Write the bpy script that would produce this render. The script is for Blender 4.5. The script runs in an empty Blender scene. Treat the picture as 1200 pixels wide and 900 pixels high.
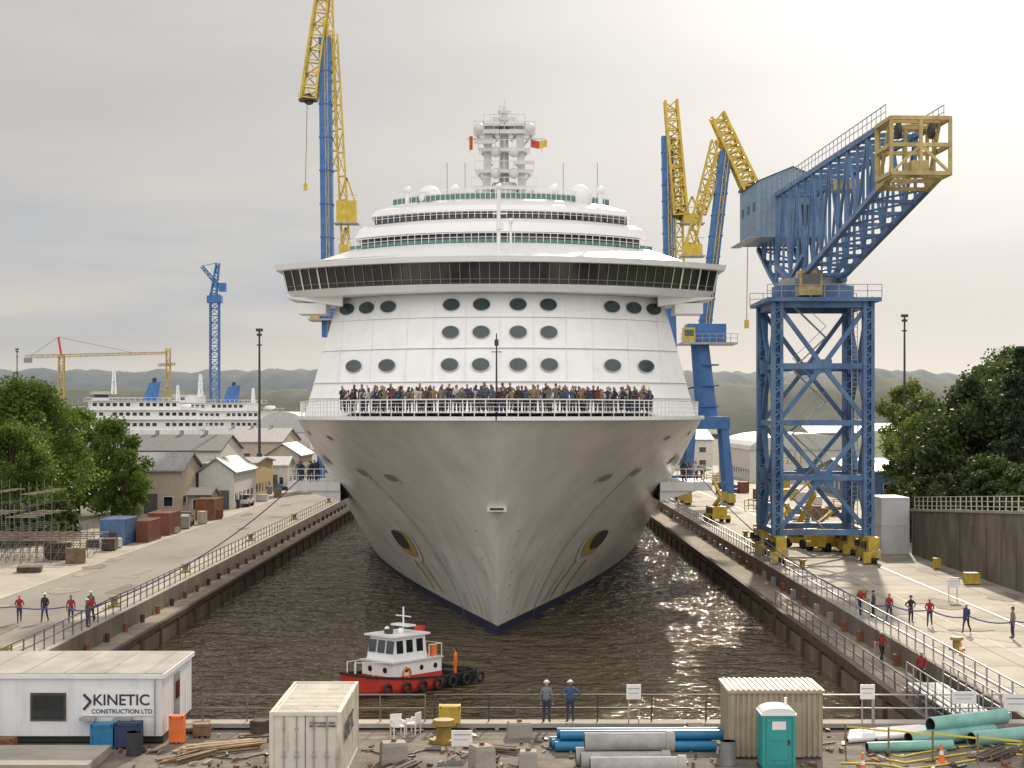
import bpy, math, random
from mathutils import Vector, Matrix, noise
R=random.Random(7)
S=bpy.context.scene
S.view_settings.view_transform='Standard'; S.view_settings.look='None'; S.view_settings.exposure=0
COL=S.collection
# ---------------------------------------------------------------- materials
def M(name,col,rough=.6,metal=0,var=.18,scale=1.5,bump=0,bscale=None,stretch=(1,1,1),spec=.5,col2=None,detail=6,transl=0,stain=None):
    m=bpy.data.materials.new(name); m.use_nodes=True; nt=m.node_tree; N=nt.nodes; L=nt.links
    b=N['Principled BSDF']; b.inputs['Roughness'].default_value=rough; b.inputs['Metallic'].default_value=metal
    b.inputs['Specular IOR Level'].default_value=spec
    tc=N.new('ShaderNodeTexCoord'); mp=N.new('ShaderNodeMapping'); mp.inputs['Scale'].default_value=stretch
    L.new(tc.outputs['Object'],mp.inputs[0])
    nz=N.new('ShaderNodeTexNoise'); nz.inputs['Scale'].default_value=scale; nz.inputs['Detail'].default_value=detail; nz.inputs['Roughness'].default_value=.65
    L.new(mp.outputs[0],nz.inputs['Vector'])
    cr=N.new('ShaderNodeValToRGB'); L.new(nz.outputs['Fac'],cr.inputs[0])
    c2=col2 or tuple(min(1,c*(1+var*.6)) for c in col); c1=tuple(c*(1-var) for c in col)
    cr.color_ramp.elements[0].position=.33; cr.color_ramp.elements[0].color=(*c1,1)
    cr.color_ramp.elements[1].position=.67; cr.color_ramp.elements[1].color=(*c2,1)
    colout=cr.outputs[0]
    if stain:   # (colour, noise scale, stretch, threshold lo, hi, amount, ztop, zbottom)
        sc,ss,st,lo,hi,am,z1,z0=stain
        m2=N.new('ShaderNodeMapping'); m2.inputs['Scale'].default_value=st; L.new(tc.outputs['Object'],m2.inputs[0])
        n3=N.new('ShaderNodeTexNoise'); n3.inputs['Scale'].default_value=ss; n3.inputs['Detail'].default_value=8; n3.inputs['Roughness'].default_value=.6; L.new(m2.outputs[0],n3.inputs['Vector'])
        r1=N.new('ShaderNodeMapRange'); L.new(n3.outputs['Fac'],r1.inputs[0]); r1.inputs[1].default_value=lo; r1.inputs[2].default_value=hi; r1.inputs[4].default_value=am
        sx_=N.new('ShaderNodeSeparateXYZ'); L.new(tc.outputs['Object'],sx_.inputs[0])
        r2=N.new('ShaderNodeMapRange'); L.new(sx_.outputs['Z'],r2.inputs[0]); r2.inputs[1].default_value=z1; r2.inputs[2].default_value=z0; r2.inputs[3].default_value=.12; r2.inputs[4].default_value=1
        mu=N.new('ShaderNodeMath'); mu.operation='MULTIPLY'; L.new(r1.outputs[0],mu.inputs[0]); L.new(r2.outputs[0],mu.inputs[1])
        mm=N.new('ShaderNodeMixRGB'); L.new(mu.outputs[0],mm.inputs[0]); L.new(colout,mm.inputs[1]); mm.inputs[2].default_value=(*sc,1); colout=mm.outputs[0]
    L.new(colout,b.inputs['Base Color'])
    if bump:
        n2=N.new('ShaderNodeTexNoise'); n2.inputs['Scale'].default_value=bscale or scale*3; n2.inputs['Detail'].default_value=5
        L.new(mp.outputs[0],n2.inputs['Vector'])
        bp=N.new('ShaderNodeBump'); bp.inputs['Strength'].default_value=bump; bp.inputs['Distance'].default_value=.1
        L.new(n2.outputs['Fac'],bp.inputs['Height']); L.new(bp.outputs[0],b.inputs['Normal'])
    if transl:
        tr=N.new('ShaderNodeBsdfTranslucent'); L.new(colout,tr.inputs[0]); mx=N.new('ShaderNodeMixShader'); mx.inputs[0].default_value=transl
        L.new(b.outputs[0],mx.inputs[1]); L.new(tr.outputs[0],mx.inputs[2]); L.new(mx.outputs[0],N['Material Output'].inputs[0])
    return m
white=M('ship_white_paint',(.80,.80,.80),.35,var=.05,scale=.25,stain=((.52,.49,.43),1.2,(1,1,.10),.52,.75,.4,26,12))
mastw=M('backlit_mast_paint',(.60,.60,.59),.45,var=.1,scale=.5)  # white toned down to light grey; the mast's backlit shade is in this colour
hullw=M('hull_paint',(.68,.665,.635),.28,var=.14,scale=.30,stretch=(1,1,.3),bump=.12,bscale=.7,stain=((.33,.235,.12),.8,(1,1,.10),.46,.70,.80,7,-2.2))
hullb=M('hull_blue_paint',(.022,.03,.075),.4,var=.3)
glassd=M('dark_glass',(.015,.022,.03),.08,var=.4,scale=.6,spec=.8)
bridgeg=M('bridge_glass',(.035,.035,.035),.10,var=.5,scale=.25,spec=.9)
portg=M('porthole_glass',(.03,.055,.06),.1,var=.4,scale=.6,spec=.8)
glassg=M('green_glass',(.09,.20,.17),.15,var=.2)
grey=M('grey_metal',(.28,.28,.28),.5,.2)
galv=M('galvanised_steel',(.34,.35,.36),.45,.3)
scafm=M('scaffold_steel',(.16,.15,.14),.6,.2,var=.3)
dark=M('dark_metal',(.04,.04,.045),.5)
black=M('black_rubber',(.02,.02,.02),.8)
blue=M('crane_blue_paint',(.045,.15,.40),.5,var=.25,scale=.7,stain=((.12,.10,.09),1.5,(1,1,.2),.52,.7,.5,70,10))
blue2=M('faded_blue_paint',(.062,.155,.34),.55,var=.3,scale=.5,col2=(.115,.22,.40),stain=((.18,.12,.07),2.2,(1,1,.3),.52,.7,.65,60,0))
housem=M('crane_house_cladding',(.20,.29,.38),.6,var=.15,stain=((.24,.19,.14),1.5,(1,1,.15),.52,.7,.4,60,0))
yel=M('crane_yellow_paint',(.58,.42,.05),.5,var=.3,scale=.8,stain=((.25,.15,.06),1.8,(1,1,.3),.52,.7,.6,70,10))
yel2=M('weathered_yellow_paint',(.50,.39,.16),.6,var=.35,scale=.9,stain=((.2,.12,.06),2.2,(1,1,.3),.5,.7,.7,50,0))
red=M('red_paint',(.55,.05,.035),.4)
orange=M('orange_paint',(.75,.18,.04),.5)
rust=M('rusty_steel',(.22,.09,.045),.8,var=.4)
ruststain=M('rust_stain',(.46,.32,.11),.6,var=.4,scale=1.2)
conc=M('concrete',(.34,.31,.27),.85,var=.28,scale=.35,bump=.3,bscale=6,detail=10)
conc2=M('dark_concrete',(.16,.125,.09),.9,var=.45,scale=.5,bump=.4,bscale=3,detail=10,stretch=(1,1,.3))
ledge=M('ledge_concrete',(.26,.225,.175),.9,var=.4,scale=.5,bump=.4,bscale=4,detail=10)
quay=M('quay_concrete',(.37,.335,.28),.85,var=.36,scale=.16,bump=.25,bscale=5,detail=12)
asph=M('asphalt',(.215,.197,.172),.85,var=.3,scale=.12,bump=.2,bscale=8,detail=12,stretch=(1,.3,1))
gravel=M('gravel_ground',(.19,.165,.135),.95,var=.5,scale=.8,bump=.8,bscale=9,detail=14)
land=M('land_ground',(.15,.15,.11),.95,var=.3,scale=.05,bump=.3)
linem=M('painted_line',(.50,.48,.42),.8,var=.4,scale=2)
timber=M('timber',(.22,.15,.09),.8,var=.4,scale=2,stretch=(1,.2,1),bump=.3)
timberd=M('dark_timber',(.085,.06,.045),.85,var=.4,scale=1.5,bump=.3)
plywood=M('plywood',(.40,.29,.17),.75,var=.3)
cream=M('cream_container_paint',(.60,.57,.49),.55,var=.14,scale=.8,stain=((.28,.15,.08),2.5,(1,1,.25),.54,.68,.8,6,0))
officew=M('office_white_paint',(.70,.71,.74),.5,var=.07,scale=.6,stain=((.38,.36,.33),2,(1,1,.15),.5,.75,.6,4,0))
officeroof=M('office_roof_membrane',(.34,.32,.29),.8,var=.3,scale=.8,stretch=(1,.4,1),detail=10)
tan=M('tan_cladding',(.37,.32,.23),.6,var=.18,stain=((.25,.17,.1),2.5,(1,1,.2),.52,.7,.6,5,0))
teal=M('teal_plastic',(.03,.30,.29),.4,var=.10)
pipeblue=M('blue_pipe_plastic',(.02,.19,.38),.4,var=.25)
pipeteal=M('teal_pipe_plastic',(.20,.42,.38),.5,var=.25,scale=1)
pipegrey=M('concrete_pipe',(.36,.35,.34),.8,var=.25)
brick=M('beige_wall',(.46,.40,.31),.8,var=.12)
wallw=M('white_wall',(.62,.61,.58),.7,var=.15)
wally=M('ochre_wall',(.48,.34,.16),.8,var=.15)
roofg=M('grey_roof',(.25,.25,.255),.6,var=.25,stretch=(2,.2,1))
roofd=M('dark_roof',(.10,.105,.11),.7,var=.2)
roofw=M('white_roof',(.52,.52,.51),.5,var=.15,stretch=(2,.3,1))
stonew=M('retaining_wall_concrete',(.16,.14,.115),.9,var=.45,scale=.5,bump=.4,stretch=(1,1,.4))
ropem=M('rope',(.07,.11,.22),.8)
ropey=M('yellow_hose',(.7,.55,.05),.6)
signw=M('sign_white',(.75,.75,.74),.5,var=.05)
textd=M('sign_lettering',(.02,.03,.06),.5)
leaf1=M('maple_leaves',(.085,.15,.022),.55,var=.4,scale=.5,transl=.5,col2=(.18,.27,.04))
leaf2=M('dark_leaves',(.040,.075,.02),.6,var=.45,scale=.4,transl=.4,col2=(.10,.14,.035))
leaf3=M('conifer_needles',(.022,.042,.02),.7,var=.4,scale=.6,transl=.2,col2=(.04,.065,.028))
leaf4=M('yellow_green_leaves',(.11,.16,.03),.6,var=.4,scale=.5,transl=.5,col2=(.19,.24,.05))
bark=M('bark',(.09,.065,.045),.9,var=.3)
grassm=M('grass_bank',(.08,.12,.03),.95,var=.4,scale=.4,bump=.6,bscale=3)
hillA=M('hazed_hill_forest',(.062,.094,.120),.95,var=.16,scale=.014,detail=10)  # forest colour with the blue-grey haze of distance mixed in
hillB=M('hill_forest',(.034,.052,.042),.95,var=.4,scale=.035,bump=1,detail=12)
skinm=M('skin',(.50,.30,.21),.6,var=.1)
eyem=M('eye',(.02,.02,.02),.3)
# ---------------------------------------------------------------- mesh builder
class MB:
    def __init__(s): s.v=[];s.f=[];s.m=[];s.mats=[];s.sm=[]
    def mi(s,m):
        if m not in s.mats: s.mats.append(m)
        return s.mats.index(m)
    def add(s,vs,fs,mat,sm=False):
        o=len(s.v); s.v.extend([tuple(v) for v in vs]); k=s.mi(mat)
        for f in fs: s.f.append([o+i for i in f]); s.m.append(k); s.sm.append(sm)
    def box(s,x0,x1,y0,y1,z0,z1,mat):
        s.add([(x0,y0,z0),(x1,y0,z0),(x1,y1,z0),(x0,y1,z0),(x0,y0,z1),(x1,y0,z1),(x1,y1,z1),(x0,y1,z1)],
              [(0,3,2,1),(4,5,6,7),(0,1,5,4),(1,2,6,5),(2,3,7,6),(3,0,4,7)],mat)
    def frame(s,p,q):
        d=(Vector(q)-Vector(p)); l=d.length or 1e-6; d=d/l
        ref=Vector((0,0,1)) if abs(d.z)<.9 else Vector((0,1,0))
        u=d.cross(ref).normalized(); v=u.cross(d); return d,u,v
    def beam(s,p,q,w,mat,h=None):
        h=h or w; p=Vector(p);q=Vector(q); d,u,v=s.frame(p,q); vs=[]
        for c in (p,q):
            for a,b in ((-1,-1),(1,-1),(1,1),(-1,1)): vs.append(c+u*a*w/2+v*b*h/2)
        s.add(vs,[(3,2,1,0),(4,5,6,7),(0,1,5,4),(1,2,6,5),(2,3,7,6),(3,0,4,7)],mat)
    def cyl(s,p,q,r,mat,r2=None,n=8,sm=True,hollow=None):
        r2=r if r2 is None else r2; p=Vector(p);q=Vector(q); d,u,v=s.frame(p,q); vs=[]
        for c,rr in ((p,r),(q,r2)):
            for i in range(n):
                a=2*math.pi*i/n; vs.append(c+u*math.cos(a)*rr+v*math.sin(a)*rr)
        s.add(vs,[(i,(i+1)%n,n+(i+1)%n,n+i) for i in range(n)],mat,sm)
        if hollow:
            vs2=[]
            for c,rr in ((p,r),(q,r2)):
                for k in (1,hollow):
                    for i in range(n):
                        a=2*math.pi*i/n; vs2.append(c+u*math.cos(a)*rr*k+v*math.sin(a)*rr*k)
            fs=[]
            for e in (0,2*n):
                fs+=[(e+i,e+(i+1)%n,e+n+(i+1)%n,e+n+i) for i in range(n)]
            s.add(vs2,fs,mat)
            s.add(vs2,[(n+i,3*n+i,3*n+(i+1)%n,n+(i+1)%n) for i in range(n)],dark,sm)
        else:
            s.add(vs,[tuple(range(n-1,-1,-1)),tuple(range(n,2*n))],mat)
    def tube(s,pts,r,mat,n=6):
        rings=[]
        for i,p in enumerate(pts):
            a=Vector(pts[max(0,i-1)]); b=Vector(pts[min(len(pts)-1,i+1)]); d,u,v=s.frame(a,b)
            rr=r[i] if isinstance(r,(list,tuple)) else r
            rings.append([Vector(p)+u*math.cos(2*math.pi*k/n)*rr+v*math.sin(2*math.pi*k/n)*rr for k in range(n)])
        vs=[x for rg in rings for x in rg]; fs=[]
        for i in range(len(rings)-1):
            for k in range(n): fs.append((i*n+k,i*n+(k+1)%n,(i+1)*n+(k+1)%n,(i+1)*n+k))
        fs.append(tuple(range(n))); fs.append(tuple((len(rings)-1)*n+k for k in range(n)))
        s.add(vs,fs,mat,True)
    def sph(s,c,r,mat,sc=(1,1,1),nu=10,nv=7,zmin=-1):
        vs=[];fs=[]
        for j in range(nv+1):
            t=math.pi*j/nv; z=max(math.cos(t),zmin)
            for i in range(nu):
                a=2*math.pi*i/nu; vs.append((c[0]+r*sc[0]*math.sin(t)*math.cos(a),c[1]+r*sc[1]*math.sin(t)*math.sin(a),c[2]+r*sc[2]*z))
        for j in range(nv):
            for i in range(nu): fs.append((j*nu+i,(j+1)*nu+i,(j+1)*nu+(i+1)%nu,j*nu+(i+1)%nu))
        s.add(vs,fs,mat,True)
    def lattice(s,p,q,w0,w1,n,t,mat,h0=None,h1=None):
        p=Vector(p);q=Vector(q); d,u,v=s.frame(p,q); h0=h0 or w0; h1=h1 or w1
        def c(k,a,b):
            f=k/n; return p.lerp(q,f)+u*a*(w0+(w1-w0)*f)/2+v*b*(h0+(h1-h0)*f)/2
        cs=((-1,-1),(1,-1),(1,1),(-1,1))
        for a,b in cs: s.beam(c(0,a,b),c(n,a,b),t*1.4,mat)
        for k in range(n):
            for e in range(4):
                A=cs[e];B=cs[(e+1)%4]
                if (k+e)%2: A,B=B,A
                s.beam(c(k,*A),c(k+1,*B),t*.8,mat); s.beam(c(k,*A),c(k,*B),t*.8,mat)
    def obj(s,name,parent=None,loc=None,rot=0):
        me=bpy.data.meshes.new(name); me.from_pydata(s.v,[],s.f)
        for m in s.mats: me.materials.append(m)
        me.polygons.foreach_set('material_index',s.m); me.polygons.foreach_set('use_smooth',s.sm); me.update()
        o=bpy.data.objects.new(name,me); COL.objects.link(o)
        if loc: o.location=loc
        o.rotation_euler=(0,0,rot)
        if parent: o.parent=parent
        return o
def empty(name,loc=(0,0,0),rot=0):
    e=bpy.data.objects.new(name,None); e.location=loc; e.rotation_euler=(0,0,rot); COL.objects.link(e); return e
def inst(o,name,loc,rot=0,sc=1):
    n=bpy.data.objects.new(name,o.data); n.location=loc; n.rotation_euler=(0,0,rot); n.scale=(sc,)*3 if not isinstance(sc,tuple) else sc; COL.objects.link(n); return n
# ---------------------------------------------------------------- camera, world, sun
cam=bpy.data.cameras.new('camera'); co=bpy.data.objects.new('camera',cam); COL.objects.link(co)
co.location=(0,0,13); co.rotation_euler=(math.radians(90),0,0); cam.sensor_width=36; cam.lens=60; cam.shift_y=35/1200; cam.clip_end=20000; cam.clip_start=.5
S.camera=co
AZ=math.radians(10); EL=math.radians(28)
sd=Vector((math.sin(AZ)*math.cos(EL),math.cos(AZ)*math.cos(EL),math.sin(EL)))
sl=bpy.data.lights.new('sun','SUN'); sl.energy=4.6; sl.angle=math.radians(1.5); sl.color=(1,.86,.68)
so=bpy.data.objects.new('sun',sl); COL.objects.link(so); so.rotation_euler=(-sd).to_track_quat('-Z','Y').to_euler(); so.location=(60,200,150)
W=bpy.data.worlds.new('World'); S.world=W; W.use_nodes=True; nt=W.node_tree; N=nt.nodes; L=nt.links
for n in list(N): N.remove(n)
out=N.new('ShaderNodeOutputWorld')
sky=N.new('ShaderNodeTexSky'); sky.sky_type='NISHITA'; sky.sun_disc=False; sky.sun_elevation=EL; sky.sun_rotation=AZ
b1=N.new('ShaderNodeBackground'); b1.inputs[1].default_value=.08; L.new(sky.outputs[0],b1.inputs[0])
tc=N.new('ShaderNodeTexCoord')
def math_(op,a,b=None,clamp=False):
    n=N.new('ShaderNodeMath'); n.operation=op; n.use_clamp=clamp
    for i,x in enumerate((a,b)):
        if x is None: continue
        if isinstance(x,(int,float)): n.inputs[i].default_value=x
        else: L.new(x,n.inputs[i])
    return n.outputs[0]
def mrange(src,a,b,c,d,smooth=True):
    n=N.new('ShaderNodeMapRange'); L.new(src,n.inputs[0])
    if smooth: n.interpolation_type='SMOOTHSTEP'
    n.inputs[1].default_value=a; n.inputs[2].default_value=b; n.inputs[3].default_value=c; n.inputs[4].default_value=d; return n.outputs[0]
# bright veil of thin cloud around the sun (a little to its right)
AZ2=math.radians(19); EL2=math.radians(22); gd=Vector((math.sin(AZ2)*math.cos(EL2),math.cos(AZ2)*math.cos(EL2),math.sin(EL2)))
dt=N.new('ShaderNodeVectorMath'); dt.operation='DOT_PRODUCT'; L.new(tc.outputs['Generated'],dt.inputs[0]); dt.inputs[1].default_value=gd
dp=math_('MAXIMUM',dt.outputs['Value'],0.0)
glow=math_('ADD',math_('MULTIPLY',math_('POWER',dp,13.0),.40),math_('MULTIPLY',math_('POWER',dp,60.0),1.0))
sx=N.new('ShaderNodeSeparateXYZ'); L.new(tc.outputs['Generated'],sx.inputs[0])
base_=mrange(sx.outputs['Y'],.75,-.5,.56,1.50)
mp=N.new('ShaderNodeMapping'); mp.inputs['Scale'].default_value=(1,1,5.5); mp.inputs['Location'].default_value=(3,1,.4); L.new(tc.outputs['Generated'],mp.inputs[0])
cn=N.new('ShaderNodeTexNoise'); cn.inputs['Scale'].default_value=3.0; cn.inputs['Detail'].default_value=8; cn.inputs['Roughness'].default_value=.52; L.new(mp.outputs[0],cn.inputs['Vector'])
band=mrange(sx.outputs['Z'],.02,.06,0,1); band2=mrange(sx.outputs['Z'],.08,.15,1,.12)
left=mrange(sx.outputs['X'],.10,-.22,.08,1); cf=mrange(cn.outputs['Fac'],.36,.58,0,1,False)
bandf=math_('MULTIPLY',math_('MULTIPLY',band,band2),math_('MULTIPLY',left,cf))
mc=N.new('ShaderNodeMixRGB'); L.new(bandf,mc.inputs[0]); mc.inputs[1].default_value=(1.0,.955,.905,1); mc.inputs[2].default_value=(.66,.74,.88,1)
tot=math_('MULTIPLY',math_('ADD',base_,glow),mrange(cn.outputs['Fac'],.3,.7,1.06,.95,False))
tot=math_('ADD',tot,math_('MULTIPLY',mrange(sx.outputs['Z'],0,.045,.14,0),mrange(sx.outputs['Y'],0,.8,0,1)))
b2=N.new('ShaderNodeBackground'); L.new(mc.outputs[0],b2.inputs[0]); L.new(tot,b2.inputs[1])
mx=N.new('ShaderNodeMixShader'); mx.inputs[0].default_value=.92; L.new(b1.outputs[0],mx.inputs[1]); L.new(b2.outputs[0],mx.inputs[2]); L.new(mx.outputs[0],out.inputs[0])
# ---------------------------------------------------------------- ground, dock, water
XL,XR,YN,YF=-25.2,21.7,71.0,430.0
g=MB()
def q(mb,x0,x1,y0,y1,z,mat): mb.add([(x0,y0,z),(x1,y0,z),(x1,y1,z),(x0,y1,z)],[(0,1,2,3)],mat)
BIG=9000
q(g,-BIG,XL,-200,YF,0,land); q(g,XR,BIG,-200,YF,0,land); q(g,XL,XR,-200,YN,0,land); q(g,-BIG,BIG,YF,BIG,0,land)
g.obj('ground')
g=MB(); q(g,-52,XL,YN,YF,.006,quay); q(g,XR,58,YN,YF,.006,quay); q(g,-60,60,30,YN,.006,gravel)
for k in range(50):
    y=YN+3+k*7; q(g,XR+.6,36.9,y,y+.07,.011,conc2)
    q(g,-27.5,XL-.6,y,y+.07,.011,conc2)
for x in (26.2,34.0): q(g,x,x+.06,YN,YF,.0105,conc2)
g.obj('quay_apron')
g=MB(); q(g,-36,-27.6,60,YF,.012,asph); g.obj('dockside_road')
g=MB()
for x in (23.3,31.3):
    q(g,x-.22,x+.22,YN,YF,.0145,conc2)
    for dx in (-.07,.07): q(g,x+dx-.03,x+dx+.03,YN,YF,.019,galv)
g.obj('crane_rails')
g=MB(); q(g,-36.1,-35.95,60,YF,.018,linem); q(g,-27.75,-27.6,60,YF,.018,linem); q(g,27.3,27.42,YN,YF,.0145,linem)
g.obj('road_markings')
g=MB()   # oil stains and repair patches
for k in range(60):
    x=R.choice([R.uniform(-35.5,-28.5),R.uniform(23.5,36)]); y=R.uniform(78,270); w=R.uniform(.3,1.5); l=R.uniform(.6,5); z=.022+k*.0002
    n=12; g.add([(x+w*math.cos(6.283*i/n)*R.uniform(.6,1.1),y+l*math.sin(6.283*i/n)*R.uniform(.6,1.1),z) for i in range(n)],[tuple(range(n))],R.choice([conc2,asph,asph,ledge,ledge]))
g.obj('pavement_patches')
g=MB()
g.box(XL-.6,XL,YN,YF,.02,.16,conc)
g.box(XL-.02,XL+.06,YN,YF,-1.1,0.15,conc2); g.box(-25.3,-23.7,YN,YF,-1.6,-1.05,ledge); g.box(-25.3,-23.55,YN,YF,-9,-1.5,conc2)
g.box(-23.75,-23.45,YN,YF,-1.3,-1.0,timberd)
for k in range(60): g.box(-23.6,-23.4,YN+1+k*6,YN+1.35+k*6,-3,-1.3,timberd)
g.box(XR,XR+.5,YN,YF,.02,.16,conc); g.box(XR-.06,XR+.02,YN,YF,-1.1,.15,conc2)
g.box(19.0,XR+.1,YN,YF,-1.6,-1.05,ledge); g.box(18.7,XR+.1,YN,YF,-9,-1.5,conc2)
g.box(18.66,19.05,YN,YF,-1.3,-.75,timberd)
for k in range(60): g.box(18.5,18.75,YN+2+k*6,YN+2.4+k*6,-3,-1.3,timberd)
for k in range(40): 
    y=YN+4+k*5; g.box(21.3,21.64,y,y+.5,-1.05,-.4,R.choice([conc,rust,galv])) 
    g.cyl((-24.9,y,-1.05),(-24.9,y,-.5),.15,R.choice([rust,dark]))
g.box(XL,XR,YN-.5,YN,-9,.1,conc2); g.box(XL,XR,YN-.9,YN+.05,.1,.28,conc)
g.obj('dock_wall')
def water_mat():
    m=bpy.data.materials.new('dock_water'); m.use_nodes=True; nt=m.node_tree;N=nt.nodes;L=nt.links; b=N['Principled BSDF']
    b.inputs['Base Color'].default_value=(.105,.078,.036,1); b.inputs['Roughness'].default_value=.07; b.inputs['IOR'].default_value=1.34
    tc=N.new('ShaderNodeTexCoord'); 
    def nz(sc,st,de,rot=0,ds=.6):
        mp=N.new('ShaderNodeMapping'); mp.inputs['Scale'].default_value=st; mp.inputs['Rotation'].default_value=(0,0,rot); L.new(tc.outputs['Object'],mp.inputs[0])
        n=N.new('ShaderNodeTexNoise'); n.inputs['Scale'].default_value=sc; n.inputs['Detail'].default_value=de; n.inputs['Distortion'].default_value=ds; L.new(mp.outputs[0],n.inputs[0]); return n.outputs['Fac']
    a=nz(.36,(1,1.15,1),2); c=nz(1.3,(1,1,1),3,.5); d=nz(.07,(1,1,1),2)
    b1=N.new('ShaderNodeBump'); b1.inputs['Distance'].default_value=2.2; L.new(a,b1.inputs['Height'])
    ml=N.new('ShaderNodeMapRange'); L.new(d,ml.inputs[0]); ml.inputs[1].default_value=.35; ml.inputs[2].default_value=.65; ml.inputs[3].default_value=.45; ml.inputs[4].default_value=1; L.new(ml.outputs[0],b1.inputs['Strength'])
    b2=N.new('ShaderNodeBump'); b2.inputs['Distance'].default_value=.75; b2.inputs['Strength'].default_value=1.0; L.new(c,b2.inputs['Height']); L.new(b1.outputs[0],b2.inputs['Normal']); L.new(b2.outputs[0],b.inputs['Normal'])
    return m
wm=water_mat()
g=MB(); q(g,-23.6,18.8,YN-.2,YF+5,-2.5,wm); g.obj('water')
g=MB(); q(g,-700,-90,480,1500,.05,wm); g.obj('harbour_water')
# ---------------------------------------------------------------- cruise ship
CX=-1.0
ship=empty('cruise_ship',(CX,120,-2.5))
def sp(mb,name):
    o=mb.obj(name); o.parent=ship; o.matrix_parent_inverse=Matrix.Translation((-CX,-120,2.5)); return o
ZT=12.7
def stem(z):
    v=max(-.2,(z+2.5)/15.2); return 119-11*max(v,0)**1.15+ (2*(-v) if v<0 else 0)
def hw(Y,z):
    v=min(1,max(0,(z+2.5)/15.2)); Lz=100-64*v; t=(Y-stem(z))/Lz
    if t<=0: return 0
    if t>=1: return 16.6
    a=1.6+.5*v; b=1.05-.45*v**1.3
    return 16.6*(1-(1-t)**a)**b
h=MB(); zs=[-4,-3,-2.5,-2.1,-1.75]+[-1.75+(ZT+1.75)*k/22 for k in range(1,23)]
NS=56
for side in (-1,1):
    vs=[]
    for z in zs:
        v=min(1,max(0,(z+2.5)/15.2)); Lz=100-64*v
        for i in range(NS+1):
            t=(i/NS)**1.9; Y=stem(z)+t*Lz; w=hw(Y,z)
            vs.append((CX+side*w,Y,z))
        vs.append((CX+side*16.6,395,z))
    n=NS+2; base=len(h.v); h.v.extend(vs); kb=h.mi(hullb); kw=h.mi(hullw)
    for k in range(len(zs)-1):
        for i in range(n-1):
            a=[base+k*n+i,base+k*n+i+1,base+(k+1)*n+i+1,base+(k+1)*n+i]
            h.f.append(a if side>0 else a[::-1]); h.m.append(kb if zs[k]<-1.8 else kw); h.sm.append(True)
sp(h,'hull')
outl=[]
for i in range(NS+1):
    t=(i/NS)**1.9; Y=stem(ZT)+t*36; outl.append((hw(Y,ZT),Y))
d=MB(); vs=[];fs=[]
for w,Y in outl+[(16.6,395)]: vs+= [(CX-w,Y,ZT-.02),(CX+w,Y,ZT-.02)]
for i in range(len(outl)): fs.append((2*i,2*i+1,2*i+3,2*i+2))
d.add(vs,fs,grey)
vs=[];fs=[]
for w,Y in outl[6:-6]: vs+= [(CX-max(.2,w-.9),Y+.6,ZT+.36),(CX+max(.2,w-.9),Y+.6,ZT+.36)]
for i in range(len(vs)//2-1): fs.append((2*i,2*i+1,2*i+3,2*i+2))
d.add(vs,fs,grey)
for s in (-1,1):
    pts=[Vector((CX+s*(w+.05),Y-.05,ZT)) for w,Y in outl]
    for a,b in zip(pts[:-1],pts[1:]): d.beam(a,b,.20,white,h=.26)
sp(d,'foredeck')
r=MB()
for s in (-1,1):
    pts=[Vector((CX+s*max(0,(w-.25)),Y+.25,ZT+.1)) for w,Y in outl if w<15.9]
    acc=0
    for a,b in zip(pts[:-1],pts[1:]):
        for hh in (.35,.65,.9): r.beam(a+Vector((0,0,hh)),b+Vector((0,0,hh)),.035,white)
        r.beam(a+Vector((0,0,1.13)),b+Vector((0,0,1.13)),.085,white)
        l=(b-a).length; nn=max(1,int(l/.9))
        for k in range(nn):
            p=a.lerp(b,k/nn); acc+=l/nn
            if acc>.7: r.beam(p,p+Vector((0,0,1.15)),.06,white); acc=0
sp(r,'bow_rail')
def wz(z): 
    f=(z-ZT)/10.6; return 16.2-2.1*f
def fy(x,z):
    f=(z-ZT)/10.6; return 133+8*f+8*(min(1,abs(x)/wz(z)))**2.2
def curved(mb,z0,W0,y0,z1,W1,y1,bulge,yb,mat,n=28,sm=True,capmat=None):
    vs=[]
    for z,Wd,yy in ((z0,W0,y0),(z1,W1,y1)):
        for i in range(n+1):
            u=-1+2*i/n; vs.append((CX+u*Wd,yy+bulge*abs(u)**2.2,z))
        vs.append((CX+Wd,yb,z)); vs.append((CX-Wd,yb,z))
    m=n+3
    mb.add(vs,[(i,i+1,m+i+1,m+i) for i in range(n)],mat,sm)
    mb.add(vs,[(i,(i+1)%m,m+(i+1)%m,m+i) for i in range(n,m)],mat)
    mb.add(vs,[tuple(range(m-1,-1,-1)),tuple(range(m,2*m))],capmat or mat)
u=MB()
curved(u,ZT-.5,16.3,132.8,ZT+10.6,14.1,141,8,200,white)
for z,dy in ((14.3,.07),(15.6,.12),(18.35,.12),(20.95,.12),(22.9,.1)):
    f=(z-ZT)/10.6; curved(u,z-.03,wz(z)+.04,133+8*f-dy,z+.03,wz(z)+.03,133+8*f-dy+.04,8,200,white)
for z0,z1 in ((15.6,18.35),(18.35,20.95),(20.95,22.9)):
    for x in (-13.4,-10.6,-7.6,-5.4,-2.75,0,2.75,5.4,7.6,10.6,13.4):
        if abs(x)<wz(z1)-.3: u.beam((CX+x,fy(x,z0)+.01,z0),(CX+x,fy(x,z1)+.01,z1),.04,white)
sp(u,'front_superstructure')
w_=MB()
def ell(mb,x,z,rx,rz,mat,off,n=20):
    c=(CX+x,fy(x,z)-off,z); vs=[c]
    for k in range(n):
        a=2*math.pi*k/n; xx=x+rx*math.cos(a); zz=z+rz*math.sin(a); vs.append((CX+xx,fy(xx,zz)-off,zz))
    mb.add(vs,[(0,1+k,1+(k+1)%n) for k in range(n)],mat)
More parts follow.
